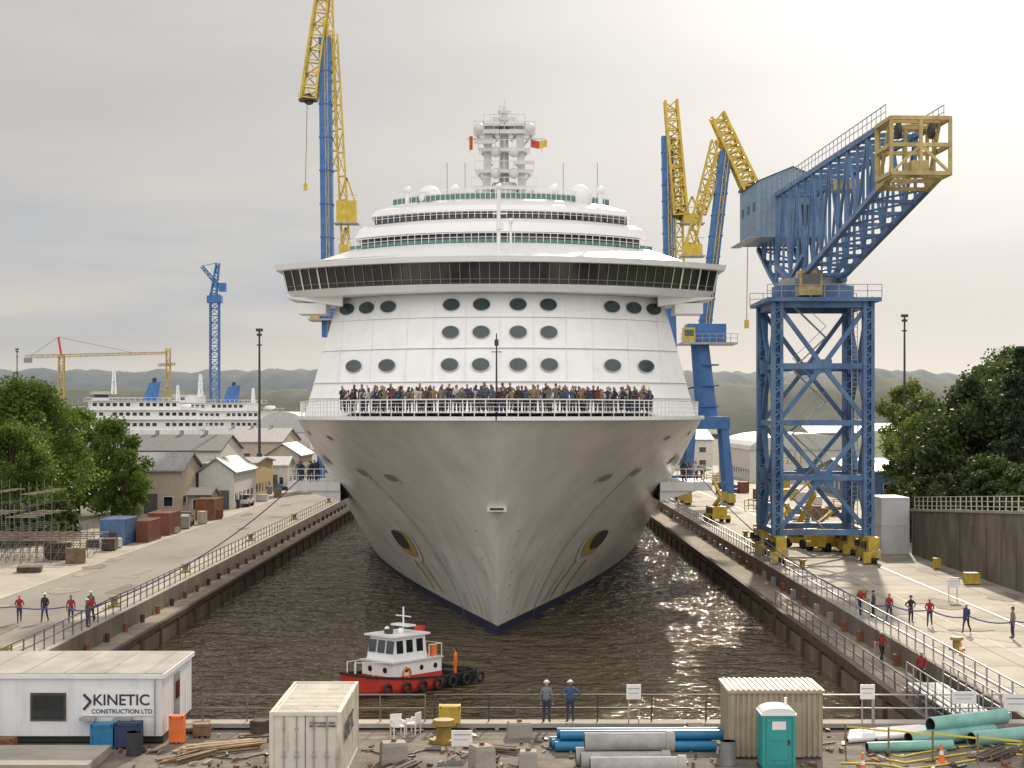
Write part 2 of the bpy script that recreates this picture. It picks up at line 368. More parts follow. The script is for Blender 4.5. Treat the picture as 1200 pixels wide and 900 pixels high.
def port(x,z):
    ell(w_,x,z,.76,.58,mastw,.04); ell(w_,x,z,.70,.52,portg,.07)
for x in (1.5,4.0,9.2,12.1):
    for s in (-1,1): port(s*x,16.95)
for x in (1.5,4.0): 
    for s in (-1,1): port(s*x,19.65)
for x in (1.5,4.0,9.4,11.35,13.2):
    for s in (-1,1): port(s*x,22.0)
sp(w_,'portholes')
u=MB()
curved(u,23.0,17.9,138.9,23.55,18.5,138.3,9,153,white)
curved(u,23.55,18.4,138.7,25.3,18.7,138.2,9,152.5,bridgeg)
for i in range(47):
    f=-1+2*i/46; e=abs(f)>.74
    u.beam((CX+f*18.42,138.64+9*abs(f)**2.2,23.55),(CX+f*18.74,138.14+9*abs(f)**2.2,25.3),.12 if e and i%2==0 else .05,white if e else grey)
curved(u,23.95,18.5,138.58,24.0,18.52,138.54,9,152.5,grey)
curved(u,25.3,19.3,137.5,25.75,19.4,137.4,9,153,white)
curved(u,25.75,19.3,137.6,26.1,16.5,139,9,153,white)
curved(u,26.1,15.6,139.2,27.5,13.2,144.2,7,165,white)
curved(u,27.5,12.4,146,28.5,12.4,146,6,170,glassd)
curved(u,28.45,12.9,144.6,29.3,12.5,145.1,6,172,white); curved(u,29.3,12.5,145.1,29.8,11.9,146.6,6,172,white)
curved(u,29.8,11.3,148,30.5,11.3,148,5,172,glassd)
curved(u,30.5,11.6,147,31.1,11.2,147.5,5,172,white); curved(u,31.1,11.2,147.5,31.9,9.6,150,5,172,white)
for s in (-1,1):
    u.add([(CX+s*13.5,146,22.2),(CX+s*18.3,147.2,22.9),(CX+s*18.3,152,22.9),(CX+s*13.5,152,22.2),(CX+s*13.5,146,23.05),(CX+s*18.6,147.2,23.05),(CX+s*18.6,152,23.05),(CX+s*13.5,152,23.05)],[(0,3,2,1),(4,5,6,7),(0,1,5,4),(1,2,6,5),(2,3,7,6),(3,0,4,7)],white)
    u.box(CX+s*16.2-1.2,CX+s*16.2+1.2,146.5,150,21.6,22.5,white)
sp(u,'bridge')
def crail(mb,z,Wd,yc,bulge,hh,glass=None,gh=.4,n=44,mat=white):
    pts=[Vector((CX+(-1+2*i/n)*Wd,yc+bulge*abs(-1+2*i/n)**2.2,z)) for i in range(n+1)]
    up=Vector((0,0,hh))
    for a,b in zip(pts[:-1],pts[1:]):
        mb.beam(a+up,b+up,.06,mat); mb.beam(a,a+up,.05,mat)
        if glass: mb.add([a,b,b+up*gh,a+up*gh],[(0,1,2,3)],glass)
        mb.beam(a+up*.55,b+up*.55,.035,mat)
u=MB(); crail(u,27.5,13.4,144,7,.8,glassg,.35); crail(u,29.8,12.1,146.2,6,.7,None); crail(u,31.9,9.8,149.7,5,.9,glassg,.6)
sp(u,'deck_railings')
u=MB()
u.box(CX-15.6,CX+15.6,172,390,12.7,25,white); u.box(CX-12.6,CX+12.6,165,390,25,29.5,white); u.box(CX-6,CX+6,330,350,29,38,white)
for k in range(4): u.box(CX-15.7,CX+15.7,173,389,14+k*2.7,15.2+k*2.7,glassd)
sp(u,'aft_superstructure')
u=MB(); my=156; k_=.078
def mx_(px): return (px-590)*k_+CX+.3
def mz_(py): return 13+(485-py)*k_
u.cyl((mx_(590),my,31.5),(mx_(590),my,mz_(215)),1.9,mastw,r2=1.1,n=16); u.cyl((mx_(590),my,mz_(215)),(mx_(590),my,mz_(150)),.45,mastw,r2=.35,n=12)
for px,pt in ((569,572),(611,608)): 
    u.beam((mx_(px),my-.6,mz_(232)),(mx_(pt),my-.6,mz_(148)),.7,mastw); u.beam((mx_(px),my+1.4,mz_(232)),(mx_(pt),my+1.2,mz_(150)),.5,mastw)
for py,a,b,t in ((222,552,628,.3),(203,556,624,.3),(178,560,620,.3),(157,554,626,.35),(149,566,614,.25)):
    u.box(mx_(a),mx_(b),my-1.5,my+1.5,mz_(py)-t/2,mz_(py)+t/2,mastw)
    for j in range(7): e=a+(b-a)*j/6; u.beam((mx_(e),my-1.5,mz_(py)),(mx_(e),my-1.5,mz_(py)+.9),.05,mastw)
    u.beam((mx_(a),my-1.5,mz_(py)+.9),(mx_(b),my-1.5,mz_(py)+.9),.06,mastw); 
    u.beam((mx_(a+4),my,mz_(py)-.15),(mx_(a+16),my,mz_(py)-1.3),.2,mastw); u.beam((mx_(b-4),my,mz_(py)-.15),(mx_(b-16),my,mz_(py)-1.3),.2,mastw)
u.cyl((mx_(590),my,mz_(157)),(mx_(590),my,mz_(124)),.5,mastw,r2=.15,n=10)
u.box(mx_(576),mx_(604),my-.5,my+.5,mz_(140)-.12,mz_(140)+.12,mastw); u.box(mx_(582),mx_(598),my-.4,my+.4,mz_(132)-.12,mz_(132)+.12,mastw)
for px,py in ((561,160),(619,160),(580,187),(601,212),(580,212),(601,187)): u.sph((mx_(px),my-1.3,mz_(py)+.5),.5,mastw)
u.beam((mx_(555),my-1.7,mz_(170)),(mx_(580),my-1.7,mz_(170)),.3,mastw); u.beam((mx_(600),my-1.7,mz_(194)),(mx_(625),my-1.7,mz_(194)),.28,mastw)
u.beam((mx_(546),my,mz_(163)),(mx_(638),my,mz_(163)),.12,mastw); u.beam((mx_(590),my,mz_(124)),(mx_(590),my,mz_(117)),.09,mastw)
for px in (550,634): u.beam((mx_(px),my,mz_(163)),(mx_(px),my,mz_(180)),.06,mastw)
u.add([(mx_(621),my-.2,mz_(164)),(mx_(631),my-.2,mz_(166)),(mx_(631),my-.2,mz_(175)),(mx_(621),my-.2,mz_(173))],[(0,1,2,3)],red)
u.add([(mx_(631),my-.2,mz_(166)),(mx_(640),my-.2,mz_(164)),(mx_(640),my-.2,mz_(172)),(mx_(631),my-.2,mz_(175))],[(0,1,2,3)],yel)
u.add([(mx_(549),my-.2,mz_(160)),(mx_(553),my-.2,mz_(160)),(mx_(553),my-.2,mz_(176)),(mx_(549),my-.2,mz_(176))],[(0,1,2,3)],red)
sp(u,'radar_mast')
u=MB()
for px,rr in ((503,1.15),(678,1.25)):
    x=(px-600)*.0765; u.sph((x,153,32.3),rr,white,nu=16,nv=10); u.cyl((x,153,31.7),(x,153,32.3),.8,white)
for px,rr in ((533,.5),(648,.55),(478,.35),(703,.4)):
    x=(px-600)*.0765; u.sph((x,152,32.9),rr,white); u.cyl((x,152,31.7),(x,152,32.9),.2,white)
for px in (524,700,660,545): x=(px-600)*.0765; u.beam((x,153,31.9),(x,153,35.5),.07,galv)
u.cyl((CX-.1,140.5,26),(CX-.1,140.5,31.6),.16,white); u.beam((CX-.6,140.5,29.5),(CX+.6,140.5,29.5),.12,white); u.box(CX-.3,CX+.3,140.2,140.8,28.2,28.7,white); u.sph((CX-.1,140.5,31.7),.28,white)
u.cyl((CX+.9,139.8,26),(CX+.9,139.8,28.6),.1,white); u.sph((CX+.9,139.8,28.8),.25,white)
u.beam((CX-.1,140.5,31.5),(CX-.1,155,41),.03,dark)
sp(u,'radomes_and_light_mast')
u=MB(); u.cyl((CX,110.2,ZT),(CX,110.2,18.2),.08,dark,r2=.04); u.beam((CX-.35,110.2,17),(CX+.35,110.2,17),.05,dark); u.box(CX-.13,CX+.13,110.1,110.3,17.4,17.8,dark); sp(u,'jackstaff')
u=MB()
def hpatch(Yc,zc,ry,rz,mat,off,shear=0,n=18,sides=(-1,1)):
    for s in sides:
        vs=[]
        def P(Y,z): return (CX+s*(hw(Y,z)+off),Y-off*.8,z)
        vs.append(P(Yc,zc)); rings=3
        for rg in range(1,rings+1):
            for k in range(n):
                a=2*math.pi*k/n; c=math.cos(a);d_=math.sin(a); c=math.copysign(abs(c)**.7,c); d_=math.copysign(abs(d_)**.7,d_)
                vs.append(P(Yc+ry*c*rg/rings+shear*d_*rg/rings,zc+rz*d_*rg/rings))
        fs=[(0,1+k,1+(k+1)%n) for k in range(n)]
        for rg in range(rings-1):
            for k in range(n): fs.append((1+rg*n+k,1+rg*n+(k+1)%n,1+(rg+1)*n+(k+1)%n,1+(rg+1)*n+k))
        u.add(vs,fs,mat)
hpatch(137.0,2.5,3.6,1.45,mastw,.05,shear=-1.6); hpatch(137.3,2.6,3.0,1.15,ruststain,.09,shear=-1.4); hpatch(138.0,2.85,2.3,.80,dark,.13,shear=-1.1)
hpatch(139.6,0,.34,2.0,ruststain,.04,sides=(1,),shear=.6); hpatch(135.2,.3,.30,1.7,ruststain,.04,sides=(1,),shear=.9); hpatch(132.6,-.2,.16,1.3,ruststain,.04,sides=(1,),shear=.8); hpatch(139.5,.4,.24,1.7,ruststain,.04,sides=(-1,),shear=.6); hpatch(136,.1,.18,1.4,ruststain,.04,sides=(-1,),shear=.8)
for Yc,z in ((122.5,8.4),(128,8.6),(138,9.3)): hpatch(Yc,z,1.1,.42,mastw,.05); hpatch(Yc,z,.9,.26,grey,.08)
hpatch(126,11.2,.5,.16,grey,.05); hpatch(133,11.5,.5,.16,grey,.05)
u.box(CX-.65,CX+.65,stem(6.8)-.3,stem(6.8)+1.2,6.55,6.9,hullw); u.box(CX-.45,CX+.45,stem(6.8)-.32,stem(6.8)+1,6.64,6.8,dark)
for z in range(-1,6):
    for s in (-1,1):
        Y=stem(z)+2.2; u.box(CX+s*(hw(Y,z)+.03)-.1,CX+s*(hw(Y,z)+.03)+.1,Y-.12,Y-.05,z,z+.1,grey)
sp(u,'hull_fittings')
u=MB()
for s in (-1,1):
    x0,x1=CX+s*13.5,CX+s*17.9
    a,b=min(x0,x1),max(x0,x1)
    u.box(a,b,144,152,7.0,7.25,white); u.box(a,b,144,144.15,6.5,7.0,white)
    u.add([(x0,144.2,5.6),(x0,151.8,5.6),(x1,151.8,6.9),(x1,144.2,6.9),(x0,144.2,7),(x0,151.8,7),(x1,151.8,7),(x1,144.2,7)],[(0,1,2,3),(4,5,6,7),(0,3,7,4),(1,2,6,5),(2,3,7,6)],white)
    for k in range(7):
        x=x0+(x1-x0)*k/6; u.beam((x,144.1,7.25),(x,144.1,8.35),.06,white)
    for hh in (.55,1.1): u.beam((x0,144.1,7.25+hh),(x1,144.1,7.25+hh),.06,white); u.beam((x1,144.1,7.25+hh),(x1,152,7.25+hh),.06,white)
sp(u,'mooring_platforms')
u=MB()
for s in (-1,1):
    pts=[]
    for k in range(9): 
        f=k/8; z=8.3-f*11; Y=127+f*2; pts.append((CX+s*(hw(Y,z)+.12),Y-.1,z))
    u.tube(pts,.03,grey)
sp(u,'hull_lines')
# ---------------------------------------------------------------- people
def body(name,pose='stand',helmet=False,long_hair=False):
    J={'pel':(0,0,.96),'sp':(0,.01,1.14),'ch':(0,0,1.32),'nk':(0,.01,1.46),'hd':(0,-.005,1.56)}
    rad={'pel':(.145,.11),'sp':(.13,.10),'ch':(.165,.115),'nk':(.062,.062),'hd':(.05,.05)}
    for s,n in ((-1,'l'),(1,'r')):
        J['sh'+n]=(s*.17,0,1.40); rad['sh'+n]=(.065,.065)
        J['hp'+n]=(s*.09,0,.88); rad['hp'+n]=(.095,.10)
        J['kn'+n]=(s*.11,-.02,.50); J['an'+n]=(s*.12,.02,.09); J['to'+n]=(s*.14,-.15,.05)
        J['el'+n]=(s*.25,.03,1.13); J['wr'+n]=(s*.25,-.06,.88); J['pa'+n]=(s*.245,-.08,.79)
        rad['kn'+n]=(.062,.062);rad['an'+n]=(.045,.045);rad['to'+n]=(.04,.035);rad['el'+n]=(.047,.047);rad['wr'+n]=(.032,.032);rad['pa'+n]=(.036,.022)
        if pose=='rail': J['el'+n]=(s*.27,-.10,1.18); J['wr'+n]=(s*.22,-.34,1.14); J['pa'+n]=(s*.20,-.42,1.13)
        if pose=='photo': J['el'+n]=(s*.26,-.14,1.24); J['wr'+n]=(s*.10,-.27,1.44); J['pa'+n]=(s*.06,-.27,1.52)
        if pose=='pull': J['el'+n]=(s*.27,-.10,1.16); J['wr'+n]=(s*.16+.05,-.30,1.08); J['pa'+n]=(s*.13+.05,-.37,1.06)
    if pose=='wave': J['elr']=(.34,-.02,1.55); J['wrr']=(.30,-.05,1.80); J['par']=(.30,-.06,1.89)
    if pose in('walk','pull'):
        J['knl']=(-.10,-.17,.53);J['anl']=(-.11,-.22,.09);J['tol']=(-.12,-.38,.06);J['knr']=(.10,.05,.50);J['anr']=(.11,.28,.14);J['tor']=(.12,.14,.05)
    if pose=='walk': J['ell']=(-.25,.12,1.15);J['wrl']=(-.25,.06,.90);J['pal']=(-.24,.03,.82);J['elr']=(.25,-.05,1.14);J['wrr']=(.22,-.24,.97);J['par']=(.21,-.31,.93)
    if pose=='akimbo':
        for s,n in ((-1,'l'),(1,'r')): J['el'+n]=(s*.40,.06,1.18); J['wr'+n]=(s*.22,-.04,1.03); J['pa'+n]=(s*.17,-.08,1.00)
    keys=list(J); idx={k:i for i,k in enumerate(keys)}
    E=[('pel','sp'),('sp','ch'),('ch','nk'),('nk','hd')]
    for n in 'lr': E+=[('ch','sh'+n),('sh'+n,'el'+n),('el'+n,'wr'+n),('wr'+n,'pa'+n),('pel','hp'+n),('hp'+n,'kn'+n),('kn'+n,'an'+n),('an'+n,'to'+n)]
    me=bpy.data.meshes.new('tmp'); me.from_pydata([J[k] for k in keys],[(idx[a],idx[b]) for a,b in E],[]); ob=bpy.data.objects.new('tmp',me); COL.objects.link(ob)
    md=ob.modifiers.new('s','SKIN'); md.use_smooth_shade=True
    for k in keys: 
        sv=me.skin_vertices[0].data[idx[k]]; sv.radius=rad[k]; sv.use_root=(k=='pel')
    ob.modifiers.new('b','SUBSURF').levels=1
    dg=bpy.context.evaluated_depsgraph_get(); ev=bpy.data.meshes.new_from_object(ob.evaluated_get(dg))
    mb=MB(); mb.mats=['skin','hair','top','trou','shoe','eye']
    def segd(p,a,b):
        a=Vector(a);b=Vector(b);t=max(0,min(1,(p-a).dot(b-a)/max(1e-9,(b-a).length_squared))); return (p-a.lerp(b,t)).length
    cat={}
    for a,b in E:
        c='top'
        if a=='nk' or a[:2]=='wr': c='skin'
        if a[:2] in('hp','kn') or b[:2]=='hp': c='trou'
        if a[:2]=='an': c='shoe'
        cat[(a,b)]=c
    vs=[tuple(v.co) for v in ev.vertices]; mb.v=vs
    for p in ev.polygons:
        c=p.center; best=min(E,key=lambda e:segd(c,J[e[0]],J[e[1]])-(rad[e[0]][0]+rad[e[1]][0])/2); k=cat[best]
        if k=='top' and c.z<.93 and abs(c.x)<.2 and best[0] in('pel','sp'): k='trou'
        mb.f.append(list(p.vertices)); mb.m.append(mb.mats.index(k)); mb.sm.append(True)
    hc=(0,-.012,1.635)
    mb.sph(hc,.1,'skin',(.76,.92,1.18),12,9)
    mb.sph((0,-.02,1.56),.055,'skin',(.85,1,.8),8,6)
    mb.add([(-.014,-.095,1.60),(.014,-.095,1.60),(0,-.122,1.605),(0,-.100,1.645)],[(0,1,2),(0,2,3),(1,3,2)],'skin')
    for s in (-1,1): mb.sph((s*.028,-.098,1.642),.011,'eye',nu=6,nv=4); mb.sph((s*.078,-.005,1.63),.022,'skin',(.4,.8,1.2),6,5)
    mb.box(-.022,.022,-.103,-.095,1.575,1.583,'eye')
    if helmet:
        mb.sph((0,-.005,1.675),.115,'hair',(.93,1.12,.85),12,8,zmin=0); mb.cyl((0,-.03,1.668),(0,-.03,1.678),.135,'hair',n=12)
    else:
        mb.sph((0,.008,1.655),.105,'hair',(.82,.95,1.05),12,8,zmin=.0); mb.sph((0,.03,1.63),.095,'hair',(.83,.83,1.1),10,7)
        if long_hair: mb.sph((0,.05,1.53),.09,'hair',(.9,.5,1.5),10,7)
    for n in 'lr':
        w=Vector(J['wr'+n]);p=Vector(J['pa'+n]); d_=(p-w).normalized(); sd_=d_.cross(Vector((0,1,0)) if abs(d_.y)<.8 else Vector((0,0,1))).normalized(); cu=sd_.cross(d_)
        for i,ln in enumerate((.066,.076,.071,.056)):
            b0=p+sd_*(i-1.5)*.019-d_*.01; mb.tube([b0,b0+d_*ln*.55+cu*.006,b0+d_*ln+cu*.026],[.0095,.0085,.007],'skin',5)
        sg=-1 if n=='r' else 1
        b0=p-d_*.05+sd_*sg*.025; mb.tube([b0,b0+sd_*sg*.025+d_*.025,b0+sd_*sg*.032+d_*.055],[.012,.010,.008],'skin',5)
    bpy.data.objects.remove(ob)
    m=bpy.data.meshes.new(name); m.from_pydata(mb.v,[],mb.f)
    for _ in range(6): m.materials.append(skinm)
    m.polygons.foreach_set('material_index',mb.m); m.polygons.foreach_set('use_smooth',mb.sm); m.update(); return m
BM={}
for p_ in ('stand','rail','photo','wave','walk','pull','akimbo'):
    BM[p_]=body('body_'+p_,p_); 
for p_ in ('stand','walk','pull','akimbo'): BM[p_+'_h']=body('body_helmet_'+p_,p_,True)
BM['rail_f']=body('body_rail_f','rail',False,True)
def cm(n,c): return M(n,c,.8,var=.12,scale=5)
tops=[cm('shirt_%s'%i,c) for i,c in enumerate([(.50,.50,.49),(.03,.04,.06),(.02,.02,.025),(.07,.07,.08),(.20,.03,.03),(.05,.08,.16),(.18,.16,.13),(.48,.46,.42),(.03,.035,.045),(.25,.18,.07),(.03,.03,.025),(.08,.05,.04),(.02,.025,.05),(.10,.11,.13)])]
hairs=[cm('hair_%s'%i,c) for i,c in enumerate([(.02,.015,.012),(.05,.03,.018),(.12,.08,.04),(.015,.015,.015),(.25,.2,.13)])]
trs=[cm('trousers_%s'%i,c) for i,c in enumerate([(.03,.04,.08),(.02,.02,.025),(.10,.085,.07),(.04,.055,.09)])]
shoe=cm('shoe_black',(.025,.02,.018)); vest=cm('life_vest_red',(.26,.022,.028)); hvis=cm('hi_vis_orange',(.80,.18,.035)); helw=cm('helmet_white',(.75,.75,.72)); navy=cm('navy_coverall',(.03,.05,.12)); blkt=cm('blue_jacket',(.04,.08,.18)); greyj=cm('grey_jacket',(.16,.18,.20))
skins=[skinm,M('skin_tan',(.33,.18,.11),.6,var=.1),M('skin_dark',(.14,.07,.045),.6,var=.1)]
def person(pose,loc,rot=0,top=None,tr=None,hair=None,sc=1,name='person',parent=None,skin=None):
    o=bpy.data.objects.new(name,BM[pose]); COL.objects.link(o); o.location=loc; o.rotation_euler=(0,0,rot); o.scale=(sc,)*3
    ms=[skin or R.choice(skins[:2]),hair or R.choice(hairs),top or R.choice(tops),tr or R.choice(trs),shoe,eyem]
    for i,m in enumerate(ms): o.material_slots[i].link='OBJECT'; o.material_slots[i].material=m
    if parent: o.parent=parent
    return o
crowd=empty('passenger_crowd')
def deckY(x):
    lo,hi=108,144
    for _ in range(30):
        m_=(lo+hi)/2
        if hw(m_,ZT)<abs(x)+.02: lo=m_
        else: hi=m_
    return hi
for row,(n_,off) in enumerate(((58,1.5),(46,2.2),(30,3.0))):
    for i in range(n_):
        x=-11.2+22.2*(i+R.uniform(0,1))/n_
        y=max(deckY(x)+off,deckY(abs(x)+.95)+.7)+R.uniform(0,.35)
        y=max(y,109.9)
        person(R.choice(['rail','rail','stand','photo','rail_f','rail_f','akimbo','wave' if R.random()<.25 else 'stand']),(CX+x,y,ZT+.365+(.16 if row==2 else 0)),R.uniform(-.6,.6),sc=R.uniform(.90,1.06),parent=crowd,name='passenger',skin=R.choice(skins))
for s in (-1,1):
    for i in range(10):
        person(R.choice(['rail','stand','rail_f']),(CX+s*R.uniform(15.4,17.6),R.uniform(144.6,148),7.25),R.uniform(-.4,.4),sc=R.uniform(.93,1.03),parent=crowd,name='passenger',skin=R.choice(skins))
LP=[(-30.6,106,'pull',vest),(-29.1,106.3,'walk',tops[2]),(-27.4,106,'stand',vest),(-26.4,107,'pull',tops[3]),(-25.75,104.5,'pull',vest),(-25.55,102.6,'stand',tops[3])]
for i,(x,y,p_,t) in enumerate(LP):
    person(p_+('_h' if p_+'_h' in BM and i%2 else ''),(x,y,.02 if x<-25.8 else .17),R.uniform(-.6,1.9),t,trs[0],hair=R.choice([helw,hairs[0],hvis]),name='dock_worker',sc=R.uniform(.97,1.08))
RP=[(22.4,109.7,'pull',vest),(23.0,108.6,'stand',tops[3]),(23.7,107.2,'walk',vest),(24.7,105.7,'akimbo',tops[2]),(25.5,104.2,'pull',vest),(26.9,101,'walk',navy),(28.9,98.5,'stand',tops[6])]
for i,(x,y,p_,t) in enumerate(RP): person(p_+('_h' if p_+'_h' in BM and i%2 else ''),(x,y,.02),R.uniform(-1.9,.5),t,trs[i%2],hair=R.choice([helw,hairs[0],hvis]),name='dock_worker',sc=R.uniform(.97,1.08))
person('walk_h',(20.9,96.5,-1.04),.4,vest,trs[1],hair=helw,name='dock_worker'); person('walk_h',(21.0,87.5,-1.04),-.5,vest,trs[1],hair=helw,name='dock_worker',sc=1.08)
person('stand_h',(1.42,70.2,.29),math.pi-.2,greyj,trs[0],hair=helw,name='dock_worker'); person('akimbo_h',(2.4,70.25,.29),math.pi+.25,blkt,trs[0],hair=helw,name='dock_worker')
def sag(a,b,s,n=14):
    a=Vector(a);b=Vector(b); return [a.lerp(b,i/n)-Vector((0,0,s*4*(i/n)*(1-i/n))) for i in range(n+1)]
g=MB(); pts=[]
ch=[(-38,106.5,.9),(-30.9,105.7,1.05),(-27.6,105.7,1.05),(-25.9,104.2,1.05)]
for a,b in zip(ch[:-1],ch[1:]): pts+=sag(a,b,.15,5)[:-1]
pts+=sag(ch[-1],(-17.6,146,8),1.3,20); g.tube(pts,.045,ropem); g.obj('mooring_rope')
g=MB(); pts=[]
ch=[(40,97,.6),(29.0,98.2,1.05),(27.1,101,1.0),(25.5,104.1,1.05),(23.7,107.1,1.05),(22.5,109.3,1.05)]
for a,b in zip(ch[:-1],ch[1:]): pts+=sag(a,b,.22,5)[:-1]
pts+=sag(ch[-1],(15.8,146,8),1.2,20); g.tube(pts,.045,ropem); g.obj('mooring_rope')
# ---------------------------------------------------------------- fences
def fence(name,pts,h=1.1,sp_=2,rails=(.55,1.1),mat=galv,t=.06):
    g=MB()
    for a,b in zip(pts[:-1],pts[1:]):
        a=Vector(a);b=Vector(b);n=max(1,int((b-a).length/sp_))
        for k in range(n+1):
            p=a.lerp(b,k/n); g.beam(p,p+Vector((R.uniform(-.03,.03),R.uniform(-.03,.03),h)),t*1.2,mat)
        for r_ in rails: g.beam(a+Vector((0,0,r_)),b+Vector((0,0,r_)),t,mat)
    return g.obj(name)
fence('dock_railing',[(-25.5,YN+6,.16),(-25.5,330,.16)],mat=scafm); fence('dock_railing',[(22.0,YN+2,.16),(22.0,330,.16)])
fence('dock_railing',[(19.3,YN+2,-1.05),(19.3,125,-1.05)],sp_=2.6,mat=scafm)
fence('dock_railing',[(-12.8,70.6,.28),(-3.6,70.6,.28)],sp_=1.8,mat=scafm,t=.05); fence('dock_railing',[(-3.2,70.6,.28),(12.5,70.6,.28)],sp_=2.1,mat=dark,t=.05); fence('dock_railing',[(12.8,70.6,.28),(21.5,70.6,.28)],sp_=2.0,t=.05)
# ---------------------------------------------------------------- big hammerhead crane
g=MB(); X0,X1,Y0,Y1=23.3,31.3,150,159
zt=23.2
for x in (X0,X1):
    for y in (Y0,Y1):
        for dx in (-.34,.34): g.beam((x+dx,y,2.2),(x+dx,y,zt),.30,blue2,h=.9)
        for k in range(42): g.beam((x-.3,y-.42,2.3+k*.5),(x+.3,y-.42,2.3+(k+.9)*.5 if k%2 else 2.3+k*.5),.12,blue2)
        g.beam((x,y+.2,2.2),(x,y+.2,zt),.5,blue2)
lv=[2.6,7.4,12.2,17.2,22.6]
def face(a,b):
    a=Vector(a);b=Vector(b); up=lambda p,z:Vector((p.x,p.y,z)); m_=a.lerp(b,.5)
    for z in lv: g.beam(up(a,z),up(b,z),.5,blue2)
    for i in range(4):
        if i%2==0: g.beam(up(a,lv[i]),up(m_,lv[i+1]),.38,blue2); g.beam(up(b,lv[i]),up(m_,lv[i+1]),.38,blue2)
        else: g.beam(up(m_,lv[i]),up(a,lv[i+1]),.38,blue2); g.beam(up(m_,lv[i]),up(b,lv[i+1]),.38,blue2)
    for z in lv[1:4:2]: g.beam(up(m_,z-.6),up(m_,z+.6),1.6,blue2,h=.3)
face((X0,Y0,0),(X1,Y0,0));face((X0,Y1,0),(X1,Y1,0));face((X0,Y0,0),(X0,Y1,0));face((X1,Y0,0),(X1,Y1,0))
for i in range(7):
    z=2.5+i*2.9; a,b=(X0+2,X0+5) if i%2 else (X0+5,X0+2); g.beam((a,Y0+4,z),(b,Y0+4,z+2.9),.5,galv,h=.1); g.beam((a,Y0+3.8,z+1),(b,Y0+3.8,z+3.9),.05,galv)
g.beam((29.9,Y0+.2,2.5),(29.9,Y0+.2,zt),.06,galv);g.beam((30.4,Y0+.2,2.5),(30.4,Y0+.2,zt),.06,galv)
for k in range(52): g.beam((29.9,Y0+.2,2.6+k*.4),(30.4,Y0+.2,2.6+k*.4),.04,galv)
g.box(X0-1,X1+1,Y0-1,Y1+1,zt-.35,zt,blue2)
for s in (Y0-1,Y1+1):
    for zz in (.55,1.1): g.beam((X0-1,s,zt+zz),(X1+1,s,zt+zz),.06,galv)
    for k in range(9): g.beam((X0-1+k*(X1-X0+2)/8,s,zt),(X0-1+k*(X1-X0+2)/8,s,zt+1.1),.06,galv)
for x in (X0,X1):
    for y in (Y0,Y1):
        g.box(x-.45,x+.45,y-2.4,y+2.4,1.2,2.3,yel)
        for e in (-1.5,1.5):
            g.box(x-.55,x+.55,y+e-1.1,y+e+1.1,.55,1.25,yel2); g.box(x-.62,x-.4,y+e-.9,y+e+.9,.3,1.0,yel); g.box(x+.4,x+.62,y+e-.9,y+e+.9,.3,1.0,yel)
            for w2 in (-.55,.55): g.cyl((x-.3,y+e+w2,.36),(x+.3,y+e+w2,.36),.36,dark,n=12)
            g.cyl((x-.7,y+e,1.3),(x-.7,y+e,1.9),.22,dark)
        g.beam((x,y-2.6,1.0),(x-.9,y-3.4,.6),.3,yel); g.box(x-1.1,x-.5,y-3.6,y-3.0,.2,1.1,yel)
cx,cy=27.3,155
g.cyl((cx,cy,zt),(cx,cy,zt+1.3),3.7,blue2,n=24)
g.cyl((cx,cy,zt+1.3),(cx,cy,zt+2.0),3.0,galv,n=24)
A=Vector((26.7,172.5,0)); B=Vector((28.8,122.0,0)); dr=(B-A).normalized(); sdv=Vector((-dr.y,dr.x,0)); 
Lb=(B-A).length
def zb(f):
    s=f*Lb
    if s<9: return 29.6-(29.6-25.3)*s/9
    if s<22: return 25.3
    return 25.3+(30.0-25.3)*(s-22)/(Lb-22)
def bp_(f,s,z): p=A+dr*(f*Lb)+sdv*s; return Vector((p.x,p.y,z))
n=16; hwid=1.8; ztop=33.9
for s in (-hwid,hwid):
    for k in range(n):
        f0,f1=k/n,(k+1)/n; mt=yel2 if k>=n-1 else blue2
        g.beam(bp_(f0,s,ztop),bp_(f1,s,ztop),.42,mt); g.beam(bp_(f0,s,zb(f0)),bp_(f1,s,zb(f1)),.42,mt)
        g.beam(bp_(f0,s,zb(f0)),bp_(f0,s,ztop),.22,mt)
        if k%2: g.beam(bp_(f0,s,zb(f0)),bp_(f1,s,ztop),.22,mt)
        else: g.beam(bp_(f0,s,ztop),bp_(f1,s,zb(f1)),.22,mt)
for k in range(n+1):
    f=k/n; mt=yel2 if k>=n-1 else blue2
    g.beam(bp_(f,-hwid,ztop),bp_(f,hwid,ztop),.26,mt); g.beam(bp_(f,-hwid,zb(f)),bp_(f,hwid,zb(f)),.26,mt)
    if k<n: g.beam(bp_(f,-hwid,ztop),bp_(f+1/n,hwid,ztop),.16,mt); g.beam(bp_(f,-hwid,zb(f)),bp_(f+1/n,hwid,zb(f+1/n)),.16,mt)
for s in (-hwid-.3,hwid+.3):
    g.beam(bp_(.25,s,ztop+1.2),bp_(1,s,ztop+1.2),.06,galv); g.beam(bp_(.25,s,ztop+.7),bp_(1,s,ztop+.7),.045,galv)
    for k in range(29): g.beam(bp_(.25+.75*k/28,s,ztop),bp_(.25+.75*k/28,s,ztop+1.2),.05,galv)
for z in (30.0,32,ztop):
    for s in (-2.1,2.1): g.beam(bp_(.95,s,z),bp_(1.03,s,z),.28,yel2)
    for f in (.95,1.03): g.beam(bp_(f,-2.1,z),bp_(f,2.1,z),.28,yel2)
for s in (-2.1,0,2.1):
    for f in (.95,1.03): g.beam(bp_(f,s,30),bp_(f,s,ztop),.24,yel2)
g.beam(bp_(1.03,-2.1,30),bp_(1.03,0,32),.18,yel2); g.beam(bp_(1.03,2.1,30),bp_(1.03,0,32),.18,yel2)
